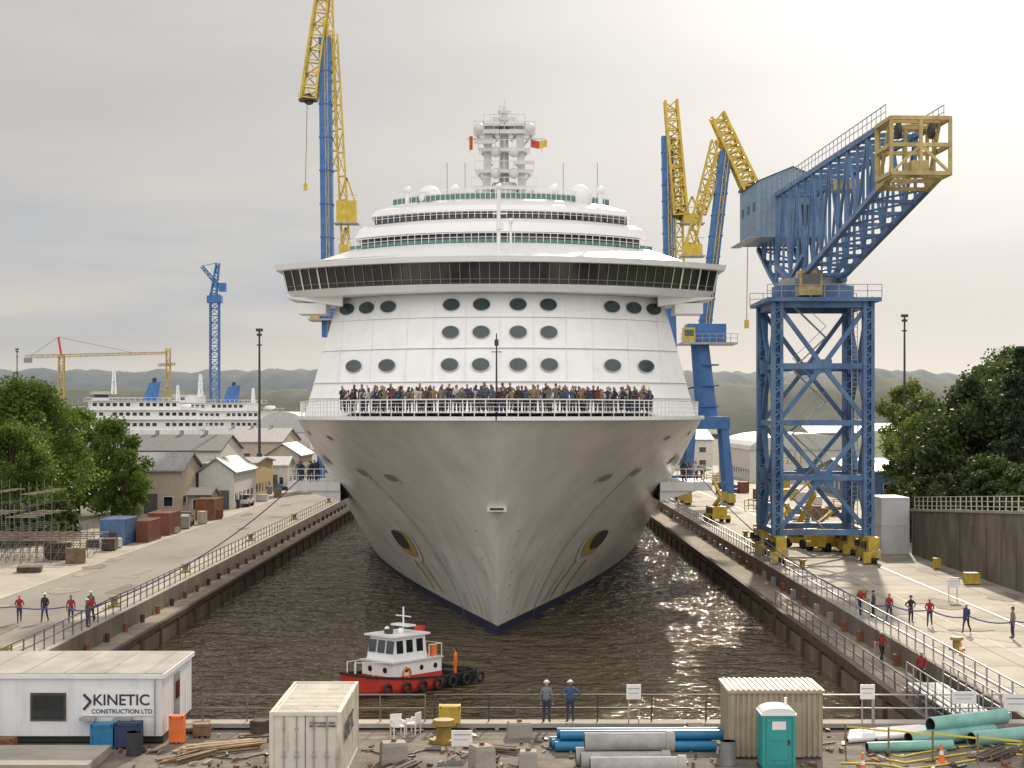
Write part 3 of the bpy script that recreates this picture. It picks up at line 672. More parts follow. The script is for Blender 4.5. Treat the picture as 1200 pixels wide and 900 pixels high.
for s in (-1.2,1.2): g.cyl(bp_(1.0,s-.15,33.2),bp_(1.0,s+.15,33.2),.55,dark,n=14)
g.box(28.2,29.4,120.4,122.2,30.1,30.9,yel2)
for s in (-1.9,1.9):
    for f in (.20,.44): g.beam(bp_(.32,s,25.2),bp_(f,s,27),.4,blue2)
    g.beam(bp_(.22,s,25),bp_(.42,s,25),.5,blue2)
g.box(cx-1,cx+1,138,141,31.2,32,yel2); g.beam((cx+.2,139,31),(cx+.2,139,29),.06,dark)
g.box(25.2,27.2,149.5,151.7,23.4,25.6,yel2); g.box(25.4,27.0,149.44,149.5,24.3,25.3,glassd); g.box(25.14,25.2,149.8,151.4,24.3,25.3,glassd)
g.obj('hammerhead_crane')
g=MB()
hc_=A+dr*4.5-sdv*.3
def hb(a,b,z): p=hc_+dr*a+sdv*b; return (p.x,p.y,z)
vs=[];
for a in (-5,5):
    for b,z in ((-3.3,29.9),(3.3,29.9),(3.3,35.2),(0,36.6),(-3.3,35.2)): vs.append(hb(a,b,z))
g.add(vs,[(0,1,2,3,4),(9,8,7,6,5),(0,5,6,1),(1,6,7,2),(0,4,9,5)],housem); g.add([hb(a*1.04,b,z+.05) for a in(-5,5) for b,z in((-3.5,35.15),(0,36.6),(3.5,35.15))],[(0,1,4,3),(1,2,5,4)],roofg)
for b in range(-6,7): g.beam(hb(5.03,b*.5,30),hb(5.03,b*.5,35.2+ (1.2-abs(b)*.2)),.03,housem)
for a in range(-9,10): 
    for b in (-3.33,3.33): g.beam(hb(a*.5,b,30),hb(a*.5,b,35.1),.03,housem)
g.beam(hb(5.05,1.2,31),hb(5.05,1.2,33),.9,dark,h=.04)
for a in (-3,0,3): g.beam(hb(a-.5,-3.36,33),hb(a+.5,-3.36,33),.05,dark,h=.8)
g.beam(hb(-5,-3.8,29.8),hb(6,-3.8,29.8),.9,galv,h=.1)
mh=g.obj('machinery_house'); mh.parent=bpy.data.objects['hammerhead_crane']
# ---------------------------------------------------------------- luffing cranes
def Q(px,py,D): return Vector(((px-600)*D/2000,D,13+(485-py)*D/2000))
def luff(D,base,portal_w,col,plat,boom,fly,back,cw,hook=None):
    g=MB(); bx=base; y=D
    hwp=portal_w/2
    for x in (bx-hwp,bx+hwp):
        for yy in (y-hwp,y+hwp):
            g.beam((x,yy,1.5),(bx+(x-bx)*.75,y+(yy-y)*.75,11),1.0,blue); g.box(x-.5,x+.5,yy-1.6,yy+1.6,.3,1.6,yel)
            for e in (-1,1): g.cyl((x-.35,yy+e,.35),(x+.35,yy+e,.35),.35,dark)
    g.box(bx-hwp*.8-.5,bx+hwp*.8+.5,y-hwp*.8-.5,y+hwp*.8+.5,10.8,12.6,blue)
    g.beam((bx-hwp,y-hwp,3),(bx+hwp,y-hwp,3),.5,blue)
    cxx,zt_=col
    g.cyl((bx,y,12.6),(cxx,y,zt_),1.6,blue,r2=1.3,n=14)
    for k in range(3): g.cyl((bx,y,14+k*3),(bx,y,14.2+k*3),1.8,blue,n=14)
    x0,x1,z0,z1=plat
    g.box(x0,x1,y-3,y+3,z0,z0+.3,galv); g.box(x0+1,x1-1.5,y-2,y+2.5,z0+.3,z1,blue); g.box(x0+.3,x0+2,y-3,y-1.2,z0+.3,z0+2.4,yel); g.box(x0+.5,x0+1.8,y-3.05,y-3,z0+1.2,z0+2.1,glassd)
    for zz in (.6,1.2): g.beam((x0,y-3,z0+.3+zz),(x1,y-3,z0+.3+zz),.08,galv)
    for k in range(9): xx=x0+(x1-x0)*k/8; g.beam((xx,y-3,z0+.3),(xx,y-3,z0+1.5),.07,galv)
    g.beam(boom[0],boom[1],boom[2],blue,h=boom[2]*1.2)
    for k in range(1,9): p=boom[0].lerp(boom[1],k/9); g.beam(p-Vector((0,0,.1)),p+Vector((0,0,.1)),boom[2]*1.12,blue,h=boom[2]*1.32)
    g.lattice(boom[0]+Vector((.2,-1.0,0)),boom[1]+Vector((.2,-1,0)),.5,.5,14,.07,yel)
    g.lattice(fly[0],fly[1],fly[2],fly[3],12,.26,yel,h0=fly[2]*1.3,h1=fly[3])
    p=fly[0]; g.cyl(p+Vector((0,-.3,0)),p+Vector((0,.3,0)),fly[2]*.4,dark,n=14)
    g.box(p.x-1.7,p.x+1.3,y-1.2,y+1.2,p.z-.4,p.z-.1,dark)
    for zz in (.5,1): g.beam((p.x-1.7,y-1.2,p.z-.2+zz),(p.x+1.3,y-1.2,p.z-.2+zz),.07,yel)
    for e in (-1.7,-.2,1.3): g.beam((p.x+e,y-1.2,p.z-.2),(p.x+e,y-1.2,p.z+.8),.07,yel)
    for a,b in back: g.lattice(a,b,1.3,1.0,9,.18,yel)
    for (xa,xb,za,zb_) in cw:
        g.box(xa,xb,y-1.4,y+1.4,za,zb_-(zb_-za)*.35,yel); g.beam((xa+.2,y,zb_-(zb_-za)*.4),((xa+xb)/2,y,zb_+2),.3,yel); g.beam((xb-.2,y,zb_-(zb_-za)*.4),((xa+xb)/2,y,zb_+2),.3,yel)
        g.beam((xa-.3,y-1.6,zb_-(zb_-za)*.35+.9),(xb+.3,y-1.6,zb_-(zb_-za)*.35+.9),.08,galv); g.box(xa-.4,xb+.4,y-1.8,y+1.8,za-.15,za,galv)
    g.beam(boom[1],back[0][1],.5,yel)
    if hook: g.beam(hook[0],hook[1],.09,dark); g.box(hook[1].x-.3,hook[1].x+.3,y-.3,y+.3,hook[1].z-1.2,hook[1].z,yel)
    g.obj('luffing_crane')
D=300
luff(D,-31.2,5,(-30.6,30),(-35.5,-28,29.3,33),(Q(385,395,D),Q(381,45,D),2.1),(Q(362,116,D),Q(386,-60,D),2.6,2.0),[(Q(405,290,D),Q(392,40,D)),(Q(392,200,D),Q(386,-10,D))],[(Q(395,0,D).x,Q(418,0,D).x,Q(0,262,D).z,Q(0,222,D).z),(Q(398,0,D).x,Q(412,0,D).x,Q(0,300,D).z,Q(0,280,D).z)],(Q(360,120,D),Q(358,215,D)))
D=248
luff(D,28.3,6.2,(27.2,24),(24.3,32.4,23,26),(Q(824,400,D),Q(850,178,D),1.7),(Q(880,222,D),Q(840,135,D),2.2,1.9),[(Q(806,300,D),Q(838,165,D)),(Q(822,250,D),Q(846,180,D))],[(Q(800,0,D).x,Q(822,0,D).x,Q(0,300,D).z,Q(0,280,D).z)],(Q(877,225,D),Q(875,375,D)))
D=275
luff(D,25.3,5.5,(25.0,34),(22,29,31,35),(Q(784,330,D),Q(781,160,D),1.6),(Q(797,252,D),Q(786,118,D),2.2,1.9),[(Q(797,310,D),Q(792,165,D))],[(Q(800,0,D).x,Q(822,0,D).x,Q(0,262,D).z,Q(0,245,D).z)])
g=MB(); g.lattice((-104.5,600,0),(-104.5,600,55),3,3,22,.30,blue); g.box(-107,-102,598,602,52,54.5,blue); g.lattice((-105,600,54),(-103.4,600,66),2,1,5,.35,blue); g.lattice((-103,600,58),(-109,600,65),1.5,1,5,.3,blue); g.box(-103,-100.5,599,601,56,59,blue); g.beam((-104,600,66),(-109,600,65),.2,blue); g.obj('blue_tower_crane')
g=MB(); g.lattice((-184.8,700,0),(-184.8,700,37),2.0,2.0,14,.3,yel2); g.lattice((-199.5,700,36.5),(-141,700,38.0),1.2,.8,26,.18,yel2); g.beam((-184.8,700,37),(-186,700,44.5),.8,red); g.beam((-186,700,44.5),(-155,700,38),.12,dark); g.beam((-186,700,44.5),(-198,700,36.5),.12,dark); g.box(-200,-197,699,701,34,36,grey); g.obj('tower_crane')
g=MB(); g.lattice((-141,700,0),(-141,700,40),1.6,1.6,14,.25,yel2); g.lattice((-145,700,33),(-138,700,33.5),1,.8,5,.2,yel2); g.obj('tower_crane')
def pole(name,x,y,z0,z1,lamps=True):
    g=MB(); g.cyl((x,y,z0),(x,y,z1),.28,dark,r2=.16)
    if lamps: g.box(x-.6,x+.6,y-.3,y+.3,z1-.5,z1,dark); g.box(x-.4,x+.4,y-.5,y+.5,z1-1.3,z1-.9,dark); g.cyl((x,y,z1-3),(x,y,z1-2.8),.5,dark)
    g.obj(name)
pole('lamp_post',-44.4,300,0,28); pole('lamp_post',69,300,0,30.5); pole('lamp_post',62.5,300,0,21); pole('lamp_post',-174,600,0,36)
# ---------------------------------------------------------------- ferries
def ferry(name,x,y,L_,rot,sc):
    g=MB(); B=8
    sec=[(-.5,.7),(-.4,1),(.3,1),(.42,.75),(.5,.05)]
    vs=[]
    for f,w in sec:
        for z,k in ((0,.85),(2.5,.97),(7,1)): vs+=[(f*L_+ (1.5 if f>.4 else 0)*z/7,-B*w*k,z),(f*L_+(1.5 if f>.4 else 0)*z/7,B*w*k,z)]
    for i in range(len(sec)-1):
        for j in range(2):
            a=i*6+j*2; g.add(vs,[(a,a+6,a+8,a+2)],(white if j else hullb)); g.add(vs,[(a+1,a+3,a+9,a+7)],(white if j else hullb))
        g.add(vs,[(i*6+4,i*6+10,i*6+11,i*6+5)],white)
    g.add(vs,[(0,2,3,1),(2,4,5,3)],white)
    for k in range(14): 
        for s in (-1,1): g.box(-.4*L_+k*2.2,-.4*L_+k*2.2+.9,s*B-.05,s*B+.05,4.6,5.5,glassd)
    for z0,z1,a,b,w in ((7,9.8,-.46,.36,7.6),(9.9,12.4,-.42,.32,7.0),(12.5,14.9,-.30,.25,6.0)):
        g.box(a*L_,b*L_,-w,w,z0,z1,white); 
        n=int((b-a)*L_/1.8)
        for k in range(n): 
            xx=a*L_+1+k*1.8
            if k%7==6: continue
            for s in (-1,1): g.box(xx,xx+1.1,s*w-.04,s*w+.04,z0+1,z0+1.9,glassd)
        g.box(a*L_-1.5,b*L_+1.2,-w-.9,w+.9,z1,z1+.12,white)
        for s in (-1,1):
            g.beam((a*L_-1.5,s*(w+.9),z1+1.0),(b*L_+1.2,s*(w+.9),z1+1.0),.08,white)
            for k in range(18): xx=a*L_-1.5+((b-a)*L_+2.7)*k/17; g.beam((xx,s*(w+.9),z1),(xx,s*(w+.9),z1+1.0),.07,white)
    g.box(.14*L_,.23*L_,-7.6,7.6,15.0,17.3,white); g.box(.14*L_+.1,.23*L_+.05,-7.65,7.65,15.9,16.8,glassd); g.box(.14*L_-.3,.23*L_+.4,-7.9,7.9,17.3,17.5,white)
    g.add([(-.17*L_,-1.6,15),(-.08*L_,-1.3,15),(-.08*L_,1.3,15),(-.17*L_,1.6,15),(-.19*L_,-1.4,20.5),(-.12*L_,-1.1,20),(-.12*L_,1.1,20),(-.19*L_,1.4,20.5)],[(0,1,5,4),(1,2,6,5),(2,3,7,6),(3,0,4,7),(4,5,6,7)],blue)
    g.cyl((-.15*L_,0,20),(-.155*L_,0,21.5),.6,dark)
    g.lattice((.10*L_,0,17),(.10*L_,0,24),1.2,.5,5,.18,white); g.beam((.10*L_,-2,21),(.10*L_,2,21),.2,white); g.lattice((-.3*L_,0,14.9),(-.3*L_,0,19.5),.9,.4,4,.15,white)
    for k in range(4): g.sph((-.36*L_+k*.11*L_,-6.9,13.6),1,orange if k%2 else white,(2.0,.7,.65))
    o=g.obj(name,loc=(x,y,0),rot=rot); o.scale=(sc,)*3
ferry('ferry',-122,545,44,math.radians(197),1.14); ferry('ferry',-104,595,44,math.radians(166),1.12)
# ---------------------------------------------------------------- buildings
def shed(name,x0,x1,y0,y1,h,rh,wm_,rm,axis='x',nw=4,door=True,side='R',arch=False):
    e=empty(name,((x0+x1)/2,y0,0)); off=Vector(((x0+x1)/2,y0,0))
    def ch_(mb,n_): 
        o=mb.obj(n_); o.parent=e; o.matrix_parent_inverse=Matrix.Translation(-off)
    g=MB(); g.box(x0,x1,y0,y1,-.1,h,wm_)
    xm=(x0+x1)/2; ym=(y0+y1)/2
    if axis=='y' and not arch: g.add([(x0,y0,h),(x1,y0,h),(xm,y0,h+rh),(x0,y1,h),(x1,y1,h),(xm,y1,h+rh)],[(0,1,2),(4,3,5)],wm_)
    elif not arch: g.add([(x0,y0,h),(x0,y1,h),(x0,ym,h+rh),(x1,y0,h),(x1,y1,h),(x1,ym,h+rh)],[(1,0,2),(3,4,5)],wm_)
    ch_(g,'walls'); g=MB(); o_=.4
    if arch:
        n=12; vs=[]
        for y in (y0-.2,y1+.2):
            for k in range(n+1): a=math.pi*k/n; vs.append((xm-(x1-x0)/2*1.02*math.cos(a),y,h+rh*math.sin(a)))
        g.add(vs,[(k,k+1,n+2+k,n+1+k) for k in range(n)]+[tuple(range(n+1))],rm)
    elif axis=='y':
        for s,xe in ((-1,x0-o_),(1,x1+o_)):
            g.add([(xe,y0-o_,h-.15),(xm,y0-o_,h+rh+.05),(xm,y1+o_,h+rh+.05),(xe,y1+o_,h-.15),(xe,y0-o_,h+.05),(xm,y0-o_,h+rh+.25),(xm,y1+o_,h+rh+.25),(xe,y1+o_,h+.05)],[(0,1,2,3),(4,5,6,7),(0,1,5,4),(2,3,7,6),(0,3,7,4)],rm)
    else:
        for ye in (y0-o_,y1+o_):
            g.add([(x0-o_,ye,h-.15),(x0-o_,ym,h+rh+.05),(x1+o_,ym,h+rh+.05),(x1+o_,ye,h-.15),(x0-o_,ye,h+.05),(x0-o_,ym,h+rh+.25),(x1+o_,ym,h+rh+.25),(x1+o_,ye,h+.05)],[(0,1,2,3),(4,5,6,7),(0,1,5,4),(2,3,7,6),(0,3,7,4)],rm)
        if (x1-x0)>14:
            for k in range(3): xv=x0+(x1-x0)*(k+1)/4; g.cyl((xv,ym,h+rh),(xv,ym,h+rh+.9),.35,galv)
    ch_(g,'roof'); g=MB()
    n=nw; wd=(x1-x0)/(n*2+1)
    for lvl in range(max(1,int(h/3.2))):
        for k in range(n):
            xa=x0+wd*(2*k+1); 
            if door and lvl==0 and k==n//2: continue
            g.box(xa-.08,xa+wd+.08,y0-.05,y0+.02,1+lvl*3-.08,2.2+lvl*3+.08,white); g.box(xa,xa+wd,y0-.08,y0,1+lvl*3,2.2+lvl*3,glassd)
        ms=int((y1-y0)/3.5)
        xs=x1 if side=='R' else x0
        for k in range(ms):
            ya=y0+1.2+k*3.5; g.box(xs-.08,xs+.08,ya,ya+1.5,1+lvl*3,2.2+lvl*3,glassd)
    if door: xa=x0+wd*(2*(n//2)+1); g.box(xa-.3,xa+wd+.3,y0-.09,y0,0,min(h-.3,2.6),roofd)
    ch_(g,'windows_and_door'); return e
shed('workshop_building',-51,-43,222,236,5.6,2.0,brick,roofg,'x',3)
shed('workshop_building',-42.6,-37.8,232,252,5.0,1.8,wallw,roofg,'y',2)
shed('warehouse',-62,-46,268,290,7.2,2.2,wallw,roofd,'x',5)
shed('brick_office_building',-47,-39.5,262,282,5.4,.5,wally,roofg,'x',4)
shed('warehouse',-62,-46,340,370,7.4,2.4,brick,roofg,'x',6)
shed('arched_warehouse',-56,-44,372,400,9,4.5,wallw,roofw,'y',4,arch=True)
shed('workshop_building',-44,-38,305,325,5.5,2,brick,roofg,'y',3)
shed('workshop_building',-38,-33.5,345,365,5.0,1.5,wallw,roofg,'y',3)
shed('workshop_building',-43,-38.5,292,301,4.2,1.2,wallw,roofw,'x',3)
shed('warehouse',-90,-68,420,450,4.5,2,wallw,roofw,'x',8)
shed('warehouse',-75,-60,300,330,5,2,wallw,roofw,'x',5)
shed('site_hut',-40.5,-38,214,220,2.8,.6,brick,roofd,'x',2)
shed('arched_warehouse',46,68,330,380,6.0,3.2,wallw,roofw,'y',6,side='L',arch=True)
shed('warehouse',52,74,262,290,4.2,1.4,blue2,roofw,'x',6,side='L')
shed('warehouse',70,100,400,430,8.5,2,brick,roofg,'x',8,side='L')
shed('warehouse',33,47,400,430,7,2,wallw,roofg,'x',4,side='L')
# ---------------------------------------------------------------- containers etc.
def container(name,x0,x1,y0,y1,z0,h,mat,doorface='y0'):
    g=MB(); g.box(x0+.06,x1-.06,y0+.06,y1-.06,z0+.12,z0+h-.06,mat)
    for x in (x0,x1-.14):
        for y in (y0,y1-.14): g.box(x,x+.14,y,y+.14,z0,z0+h,mat)
    for z in (z0,z0+h-.13):
        for y in (y0+.01,y1-.12): g.box(x0+.14,x1-.14,y,y+.11,z,z+.13,mat)
        for x in (x0+.01,x1-.12): g.box(x,x+.11,y0+.14,y1-.14,z,z+.13,mat)
    n=int((y1-y0)/.28)
    for k in range(n):
        y=y0+.2+k*(y1-y0-.4)/n
        for x in (x0+.03,x1-.06): g.box(x,x+.035,y,y+.13,z0+.14,z0+h-.14,mat)
    n=int((x1-x0)/.28)
    if doorface!='y0':
        for k in range(n): x=x0+.2+k*(x1-x0-.4)/n; g.box(x,x+.13,y0+.03,y0+.07,z0+.14,z0+h-.14,mat)
    else:
        xm=(x0+x1)/2; g.box(xm-.012,xm+.012,y0+.045,y0+.062,z0+.14,z0+h-.14,dark)
        for fx in (.2,.38,.62,.8):
            x=x0+(x1-x0)*fx; g.cyl((x,y0+.03,z0+.15),(x,y0+.03,z0+h-.15),.02,galv); g.box(x-.09,x+.09,y0-.01,y0+.03,z0+1.05,z0+1.1,galv)
            for zz in (.5,1.2,2.0): g.box(x-.05,x+.05,y0,y0+.04,z0+zz,z0+zz+.06,galv)
    ny=int((y1-y0)/.3)
    for k in range(ny): y=y0+.2+k*(y1-y0-.4)/ny; g.box(x0+.2,x1-.2,y,y+.12,z0+h-.06,z0+h-.035,mat)
    return g.obj(name)
def text(s,size,loc,rot,mat,parent=None,name='lettering',sx_=1):
    c=bpy.data.curves.new(name,'FONT'); c.body=s; c.size=size; c.extrude=.004; c.offset=size*.015; c.materials.append(mat)
    o=bpy.data.objects.new(name,c); o.location=loc; o.rotation_euler=rot; o.scale=(sx_,1,1); COL.objects.link(o)
    if parent: o.parent=parent
    return o
sc=container('shipping_container',-8.45,-5.95,59.4,66.2,0,2.62,cream)
text('KINETIC',.95,(-5.93,60.4,1.35),(math.pi/2,0,math.pi/2),textd,sc)
text('CONTAINER 2204\nMAX GROSS 30480',.11,(-7.05,59.43,2.2),(math.pi/2,0,0),textd,sc)
g=MB(); ox0,ox1,oy0,oy1=-26,-13.75,67,73.2
g.box(ox0,ox1,oy0,oy1,.35,2.62,officew); g.box(ox0-.12,ox1+.12,oy0-.12,oy1+.12,2.62,2.80,officew); g.box(ox0-.05,ox1+.05,oy0-.05,oy1+.05,2.80,2.83,officeroof); g.box(ox0,ox1,oy0+.3,oy1-.3,.05,.35,dark)
for k in range(22): x=ox0+.4+k*.56; g.box(x,x+.018,oy0-.008,oy0,.36,2.6,officew)
for k in range(12): y=oy0+.3+k*.5; g.box(ox1,ox1+.010,y,y+.02,.36,2.6,officew)
for k in range(8): x=ox0+.4+k*1.6; g.box(x,x+.05,oy0,oy1,2.83,2.85,officeroof)
g.box(-18.9,-17.5,oy0-.05,oy0,.95,2.05,timberd); g.box(-18.8,-18.22,oy0-.07,oy0-.04,1.05,1.95,glassd); g.box(-18.18,-17.6,oy0-.07,oy0-.04,1.05,1.95,glassd)
g.box(-16.9,-14.05,oy0-.05,oy0-.02,1.15,2.2,signw)
g.box(ox1,ox1+.05,69.4,70.4,.4,2.4,grey); g.box(ox1+.05,ox1+.08,69.55,70.25,1.4,2.1,glassd); g.box(ox1,ox1+.9,69.2,70.6,.1,.25,timber)
g.box(-15.6,-14.9,oy0-.35,oy0-.02,.5,1.1,galv); g.box(-16.9,-16.3,oy0-.4,oy0-.02,1.0,1.12,galv)
g.beam((-20.3,oy0-.1,.4),(-20.3,oy0-.1,2.6),.06,galv); g.beam((-14.0,oy0-.1,.4),(-14.0,oy0-.1,2.6),.05,galv)
so_=g.obj('site_office_cabin')
text('KINETIC',.60,(-16.45,oy0-.06,1.58),(math.pi/2,0,0),textd,so_); text('CONSTRUCTION LTD',.24,(-16.5,oy0-.06,1.25),(math.pi/2,0,0),textd,so_,sx_=1.0)
g=MB(); g.beam((-16.8,oy0-.06,2.0),(-16.52,oy0-.06,1.72),.09,textd); g.beam((-16.52,oy0-.06,1.72),(-16.8,oy0-.06,1.4),.09,textd); g.obj('logo_mark',parent=so_)
g=MB(); x0,x1,y0,y1=8.2,11.65,64.2,66.9
g.box(x0,x1,y0,y1,.1,2.55,tan)
for k in range(17): x=x0+.05+k*.205; g.box(x,x+.09,y0-.05,y0,.1,2.5,tan); g.box(x,x+.09,y0-.1,y1+.1,2.62,2.66,tan)
for k in range(13): y=y0+.05+k*.205; g.box(x0-.05,x0,y,y+.09,.1,2.5,tan); g.box(x1,x1+.05,y,y+.09,.1,2.5,tan)
g.box(x0-.1,x1+.1,y0-.12,y1+.12,2.5,2.62,tan); g.box(9.9,10.9,y0-.07,y0-.05,.1,2.15,tan); g.box(x0,x1,y0,y1,0,.12,timberd)
g.obj('corrugated_shed')
g=MB(); x0,x1,y0,y1=9.08,10.28,61.9,63.1
g.box(x0,x1,y0,y1,.15,2.05,teal); g.box(x0-.04,x1+.04,y0-.04,y1+.04,0,.15,dark); g.box(x0-.05,x1+.05,y0-.05,y1+.05,2.05,2.12,signw)
n=10; vs=[]
for y in (y0-.03,y1+.03):
    for k in range(n+1): a=math.pi*k/n; vs.append(((x0+x1)/2-.62*math.cos(a),y,2.12+.22*math.sin(a)))
g.add(vs,[(k,k+1,n+2+k,n+1+k) for k in range(n)]+[tuple(range(n+1)),tuple(range(2*n+1,n,-1))],signw,False)
g.box(x0+.15,x1-.15,y0-.03,y0,.25,1.95,teal)
for z in (.45,1.15): g.box(x0+.27,x1-.27,y0-.05,y0-.03,z,z+.5,teal)
g.box(x0+.35,x1-.35,y0-.06,y0-.05,1.55,1.85,signw); g.box(x1-.28,x1-.2,y0-.07,y0-.03,1.0,1.2,dark)
for x in (x0,x1-.1): g.box(x,x+.1,y0-.035,y0,.15,2.05,teal)
for k in range(4): g.box(x0-.02,x0,y0+.2+k*.25,y0+.3+k*.25,.3,1.9,teal)
g.cyl((x1-.2,y1-.2,2.1),(x1-.2,y1-.2,2.55),.05,signw); g.obj('portable_toilet')
g=MB()
for i,(y,z) in enumerate(((66.6,.22),(66.1,.22),(65.6,.22),(66.35,.60),(65.85,.60))): g.cyl((1.45+i*.1,y,z),(7.6+i*.13,y+.1,z),.2,pipeblue,n=12,hollow=.88)
for x in (2.2,4.5,6.8): g.box(x,x+.12,65.3,66.9,0.01,.06,timber)
g.obj('blue_pipes')
g=MB()
for i,(y,z,l) in enumerate(((63.0,.36,3.5),(62.1,.36,3.3),(62.55,.98,3.4),(61.2,.36,3.6))): g.cyl((2.35+i*.15,y,z),(2.35+l+i*.1,y+.1,z),.35,pipegrey,n=16,hollow=.85); g.cyl((2.35+l+i*.1-.3,y+.1,z),(2.35+l+i*.1,y+.1,z),.4,pipegrey,n=16,hollow=.85)
g.obj('concrete_pipes')
g=MB()
for (a,b,r_) in (((15.4,66.3,.35),(19.2,68.1,.35),.30),((13.6,65.4,.22),(17.0,65.9,.22),.20),((16.4,66.9,.80),(19.8,68.6,.85),.31),((17.9,66.5,.32),(20.3,67.6,.32),.30)): g.cyl(a,b,r_,pipeteal,n=14,hollow=.88); 
g.obj('teal_pipes')
g=MB()
for k in range(7): g.cyl((13.2+k*.07,67.2+k*.28,.14),(17.4+k*.05,68.8+k*.28,.14),.11,signw,n=8,hollow=.8)
g.obj('white_pipes')
def bollard(x,y,mat=yel,s=1): 
    g=MB(); g.cyl((0,0,0),(0,0,.12*s),.5*s,mat,n=14); g.cyl((0,0,.12*s),(0,0,.6*s),.26*s,mat,n=14); g.cyl((0,0,.6*s),(0,0,.78*s),.42*s,mat,r2=.36*s,n=14); return g.obj('mooring_bollard',loc=(x,y,.02))
capst=M('capstan_paint',(.30,.20,.04),.6,var=.4)
bollard(-2.7,67.5,capst,1.15)
for y in (90,115,140,175,210,250): bollard(-26.8,y,capst,.9); bollard(24.5,y+4,capst,.9)
def cone(x,y):
    g=MB(); g.box(-.2,.2,-.2,.2,0,.04,orange); g.cyl((0,0,.04),(0,0,.3),.14,orange,r2=.095,n=10); g.cyl((0,0,.3),(0,0,.45),.095,signw,r2=.07,n=10); g.cyl((0,0,.45),(0,0,.72),.07,orange,r2=.03,n=10); return g.obj('traffic_cone',loc=(x,y,.01))
for x,y in ((16.0,63.6),(12.7,61.8),(24.2,92)): cone(x,y)
def sign(x,y,z,w=.9,h=.6,ph=1.6,rot=0):
    g=MB(); g.beam((-w*.35,0.05,0),(-w*.35,0.05,ph),.05,galv); g.beam((w*.35,0.05,0),(w*.35,0.05,ph),.05,galv); g.box(-w/2,w/2,-.02,.02,ph-h,ph,signw)
    g.box(-w*.4,w*.4,-.026,-.02,ph-h*.3,ph-h*.24,grey); g.box(-w*.35,w*.3,-.026,-.02,ph-h*.6,ph-h*.56,grey); return g.obj('notice_board',loc=(x,y,z),rot=rot)
sign(5.0,70.1,.28,.6,.6); sign(14.6,70.1,.28,.6,.6); sign(18.6,70.2,.28,1.0,.5,1.3); sign(20.6,69.6,.28,1.1,.7,1.3); sign(-1.9,64.7,0,.8,.6,1.0); sign(30.5,118,0,.8,.6)
def crate(x,y,z=0,w=1,d_=.8,h=.7,mat=plywood,rot=0,name='wooden_crate'):
    g=MB(); g.box(-w/2,w/2,-d_/2,d_/2,.08,h,mat); tm=timber if mat in (plywood,) else mat
    for e in (-1,1):
        g.box(e*w/2-.04,e*w/2+.04,-d_/2-.03,d_/2+.03,.06,h+.02,tm)
        g.box(-w/2,w/2,e*d_/2-.03,e*d_/2+.03,h-.1,h+.01,tm); g.box(-w/2,w/2,e*d_/2-.031,e*d_/2+.031,.08,.16,tm)
    if w>1.5:
        for k in range(5): g.box(-w/2+(k+1)*w/6-.03,-w/2+(k+1)*w/6+.03,-d_/2-.04,-d_/2,.16,h-.1,tm)
    for e in (-.35,0,.35): g.box(e*w-.05,e*w+.05,-d_/2,d_/2,0,.08,timber)
    return g.obj(name,loc=(x,y,z+.01),rot=rot)
def drum(x,y,mat=pipeblue,z=0):
    g=MB(); g.cyl((0,0,0),(0,0,.88),.29,mat,n=14)
    for zz in (.02,.3,.6,.86): g.cyl((0,0,zz-.015),(0,0,zz+.02),.305,mat,n=14)
    g.cyl((.12,.1,.88),(.12,.1,.91),.04,dark); return g.obj('oil_drum',loc=(x,y,z+.01))
def planks(x,y,n,L_,rot,mat=timber,name='timber_stack'):
    g=MB()
    for k in range(n):
        zz=.05+(k//5)*.1; yy=(k%5)*.26-.5+R.uniform(-.04,.04); a=R.uniform(-.08,.08)*L_; g.beam((-L_/2+R.uniform(-.4,.4),yy-a*.3,zz),(L_/2+R.uniform(-.4,.4),yy+a*.3,zz+R.uniform(0,.06)),R.uniform(.08,.22),mat,h=.06)
    return g.obj(name,loc=(x,y,.01),rot=rot)
planks(-11.3,66,13,2.8,.5,plywood); planks(-12.3,64.3,8,2.2,1.0); planks(-9.7,68.3,6,1.8,.2,timberd); planks(-4.2,62.3,8,2.0,1.2,timberd); planks(-0.6,66,7,1.8,-.6,timberd); planks(18.5,65,7,2.4,.9,timberd)
for a in ((-12.5,68.8),(-10.2,69.4),(7.4,68.9)): crate(*a,w=R.uniform(.5,.8),h=R.uniform(.4,.65),rot=R.uniform(-.5,.5),mat=R.choice([timber,timberd]))
drum(-14.4,65.0,dark); drum(8.0,63.2,grey)
crate(-2.55,70.0,.28,.8,.5,.75,yel,name='yellow_equipment_box'); crate(-19.5,65.8,0,.6,.6,.5,rust,name='scrap_bin'); crate(-14.9,66.4,0,.9,.6,1.0,navy,name='blue_storage_bin'); crate(-15.9,66.4,0,.8,.6,.95,pipeblue,name='blue_storage_bin'); crate(-13.2,67.3,0,.5,.4,1.1,orange,name='orange_equipment_box')
def chair(x,y,rot):
    g=MB(); g.box(-.25,.25,-.22,.22,.42,.46,signw); g.box(-.24,.24,.2,.24,.46,.9,signw)
    for a in (-.22,.22):
        g.beam((a,-.2,0),(a,-.2,.64),.04,signw); g.beam((a,.2,0),(a,.22,.46),.04,signw); g.beam((a,-.2,.64),(a,.22,.64),.05,signw)
    g.obj('plastic_chair',loc=(x,y,.01),rot=rot)
chair(-4.6,68.6,.4); chair(-4.0,69.2,-2)
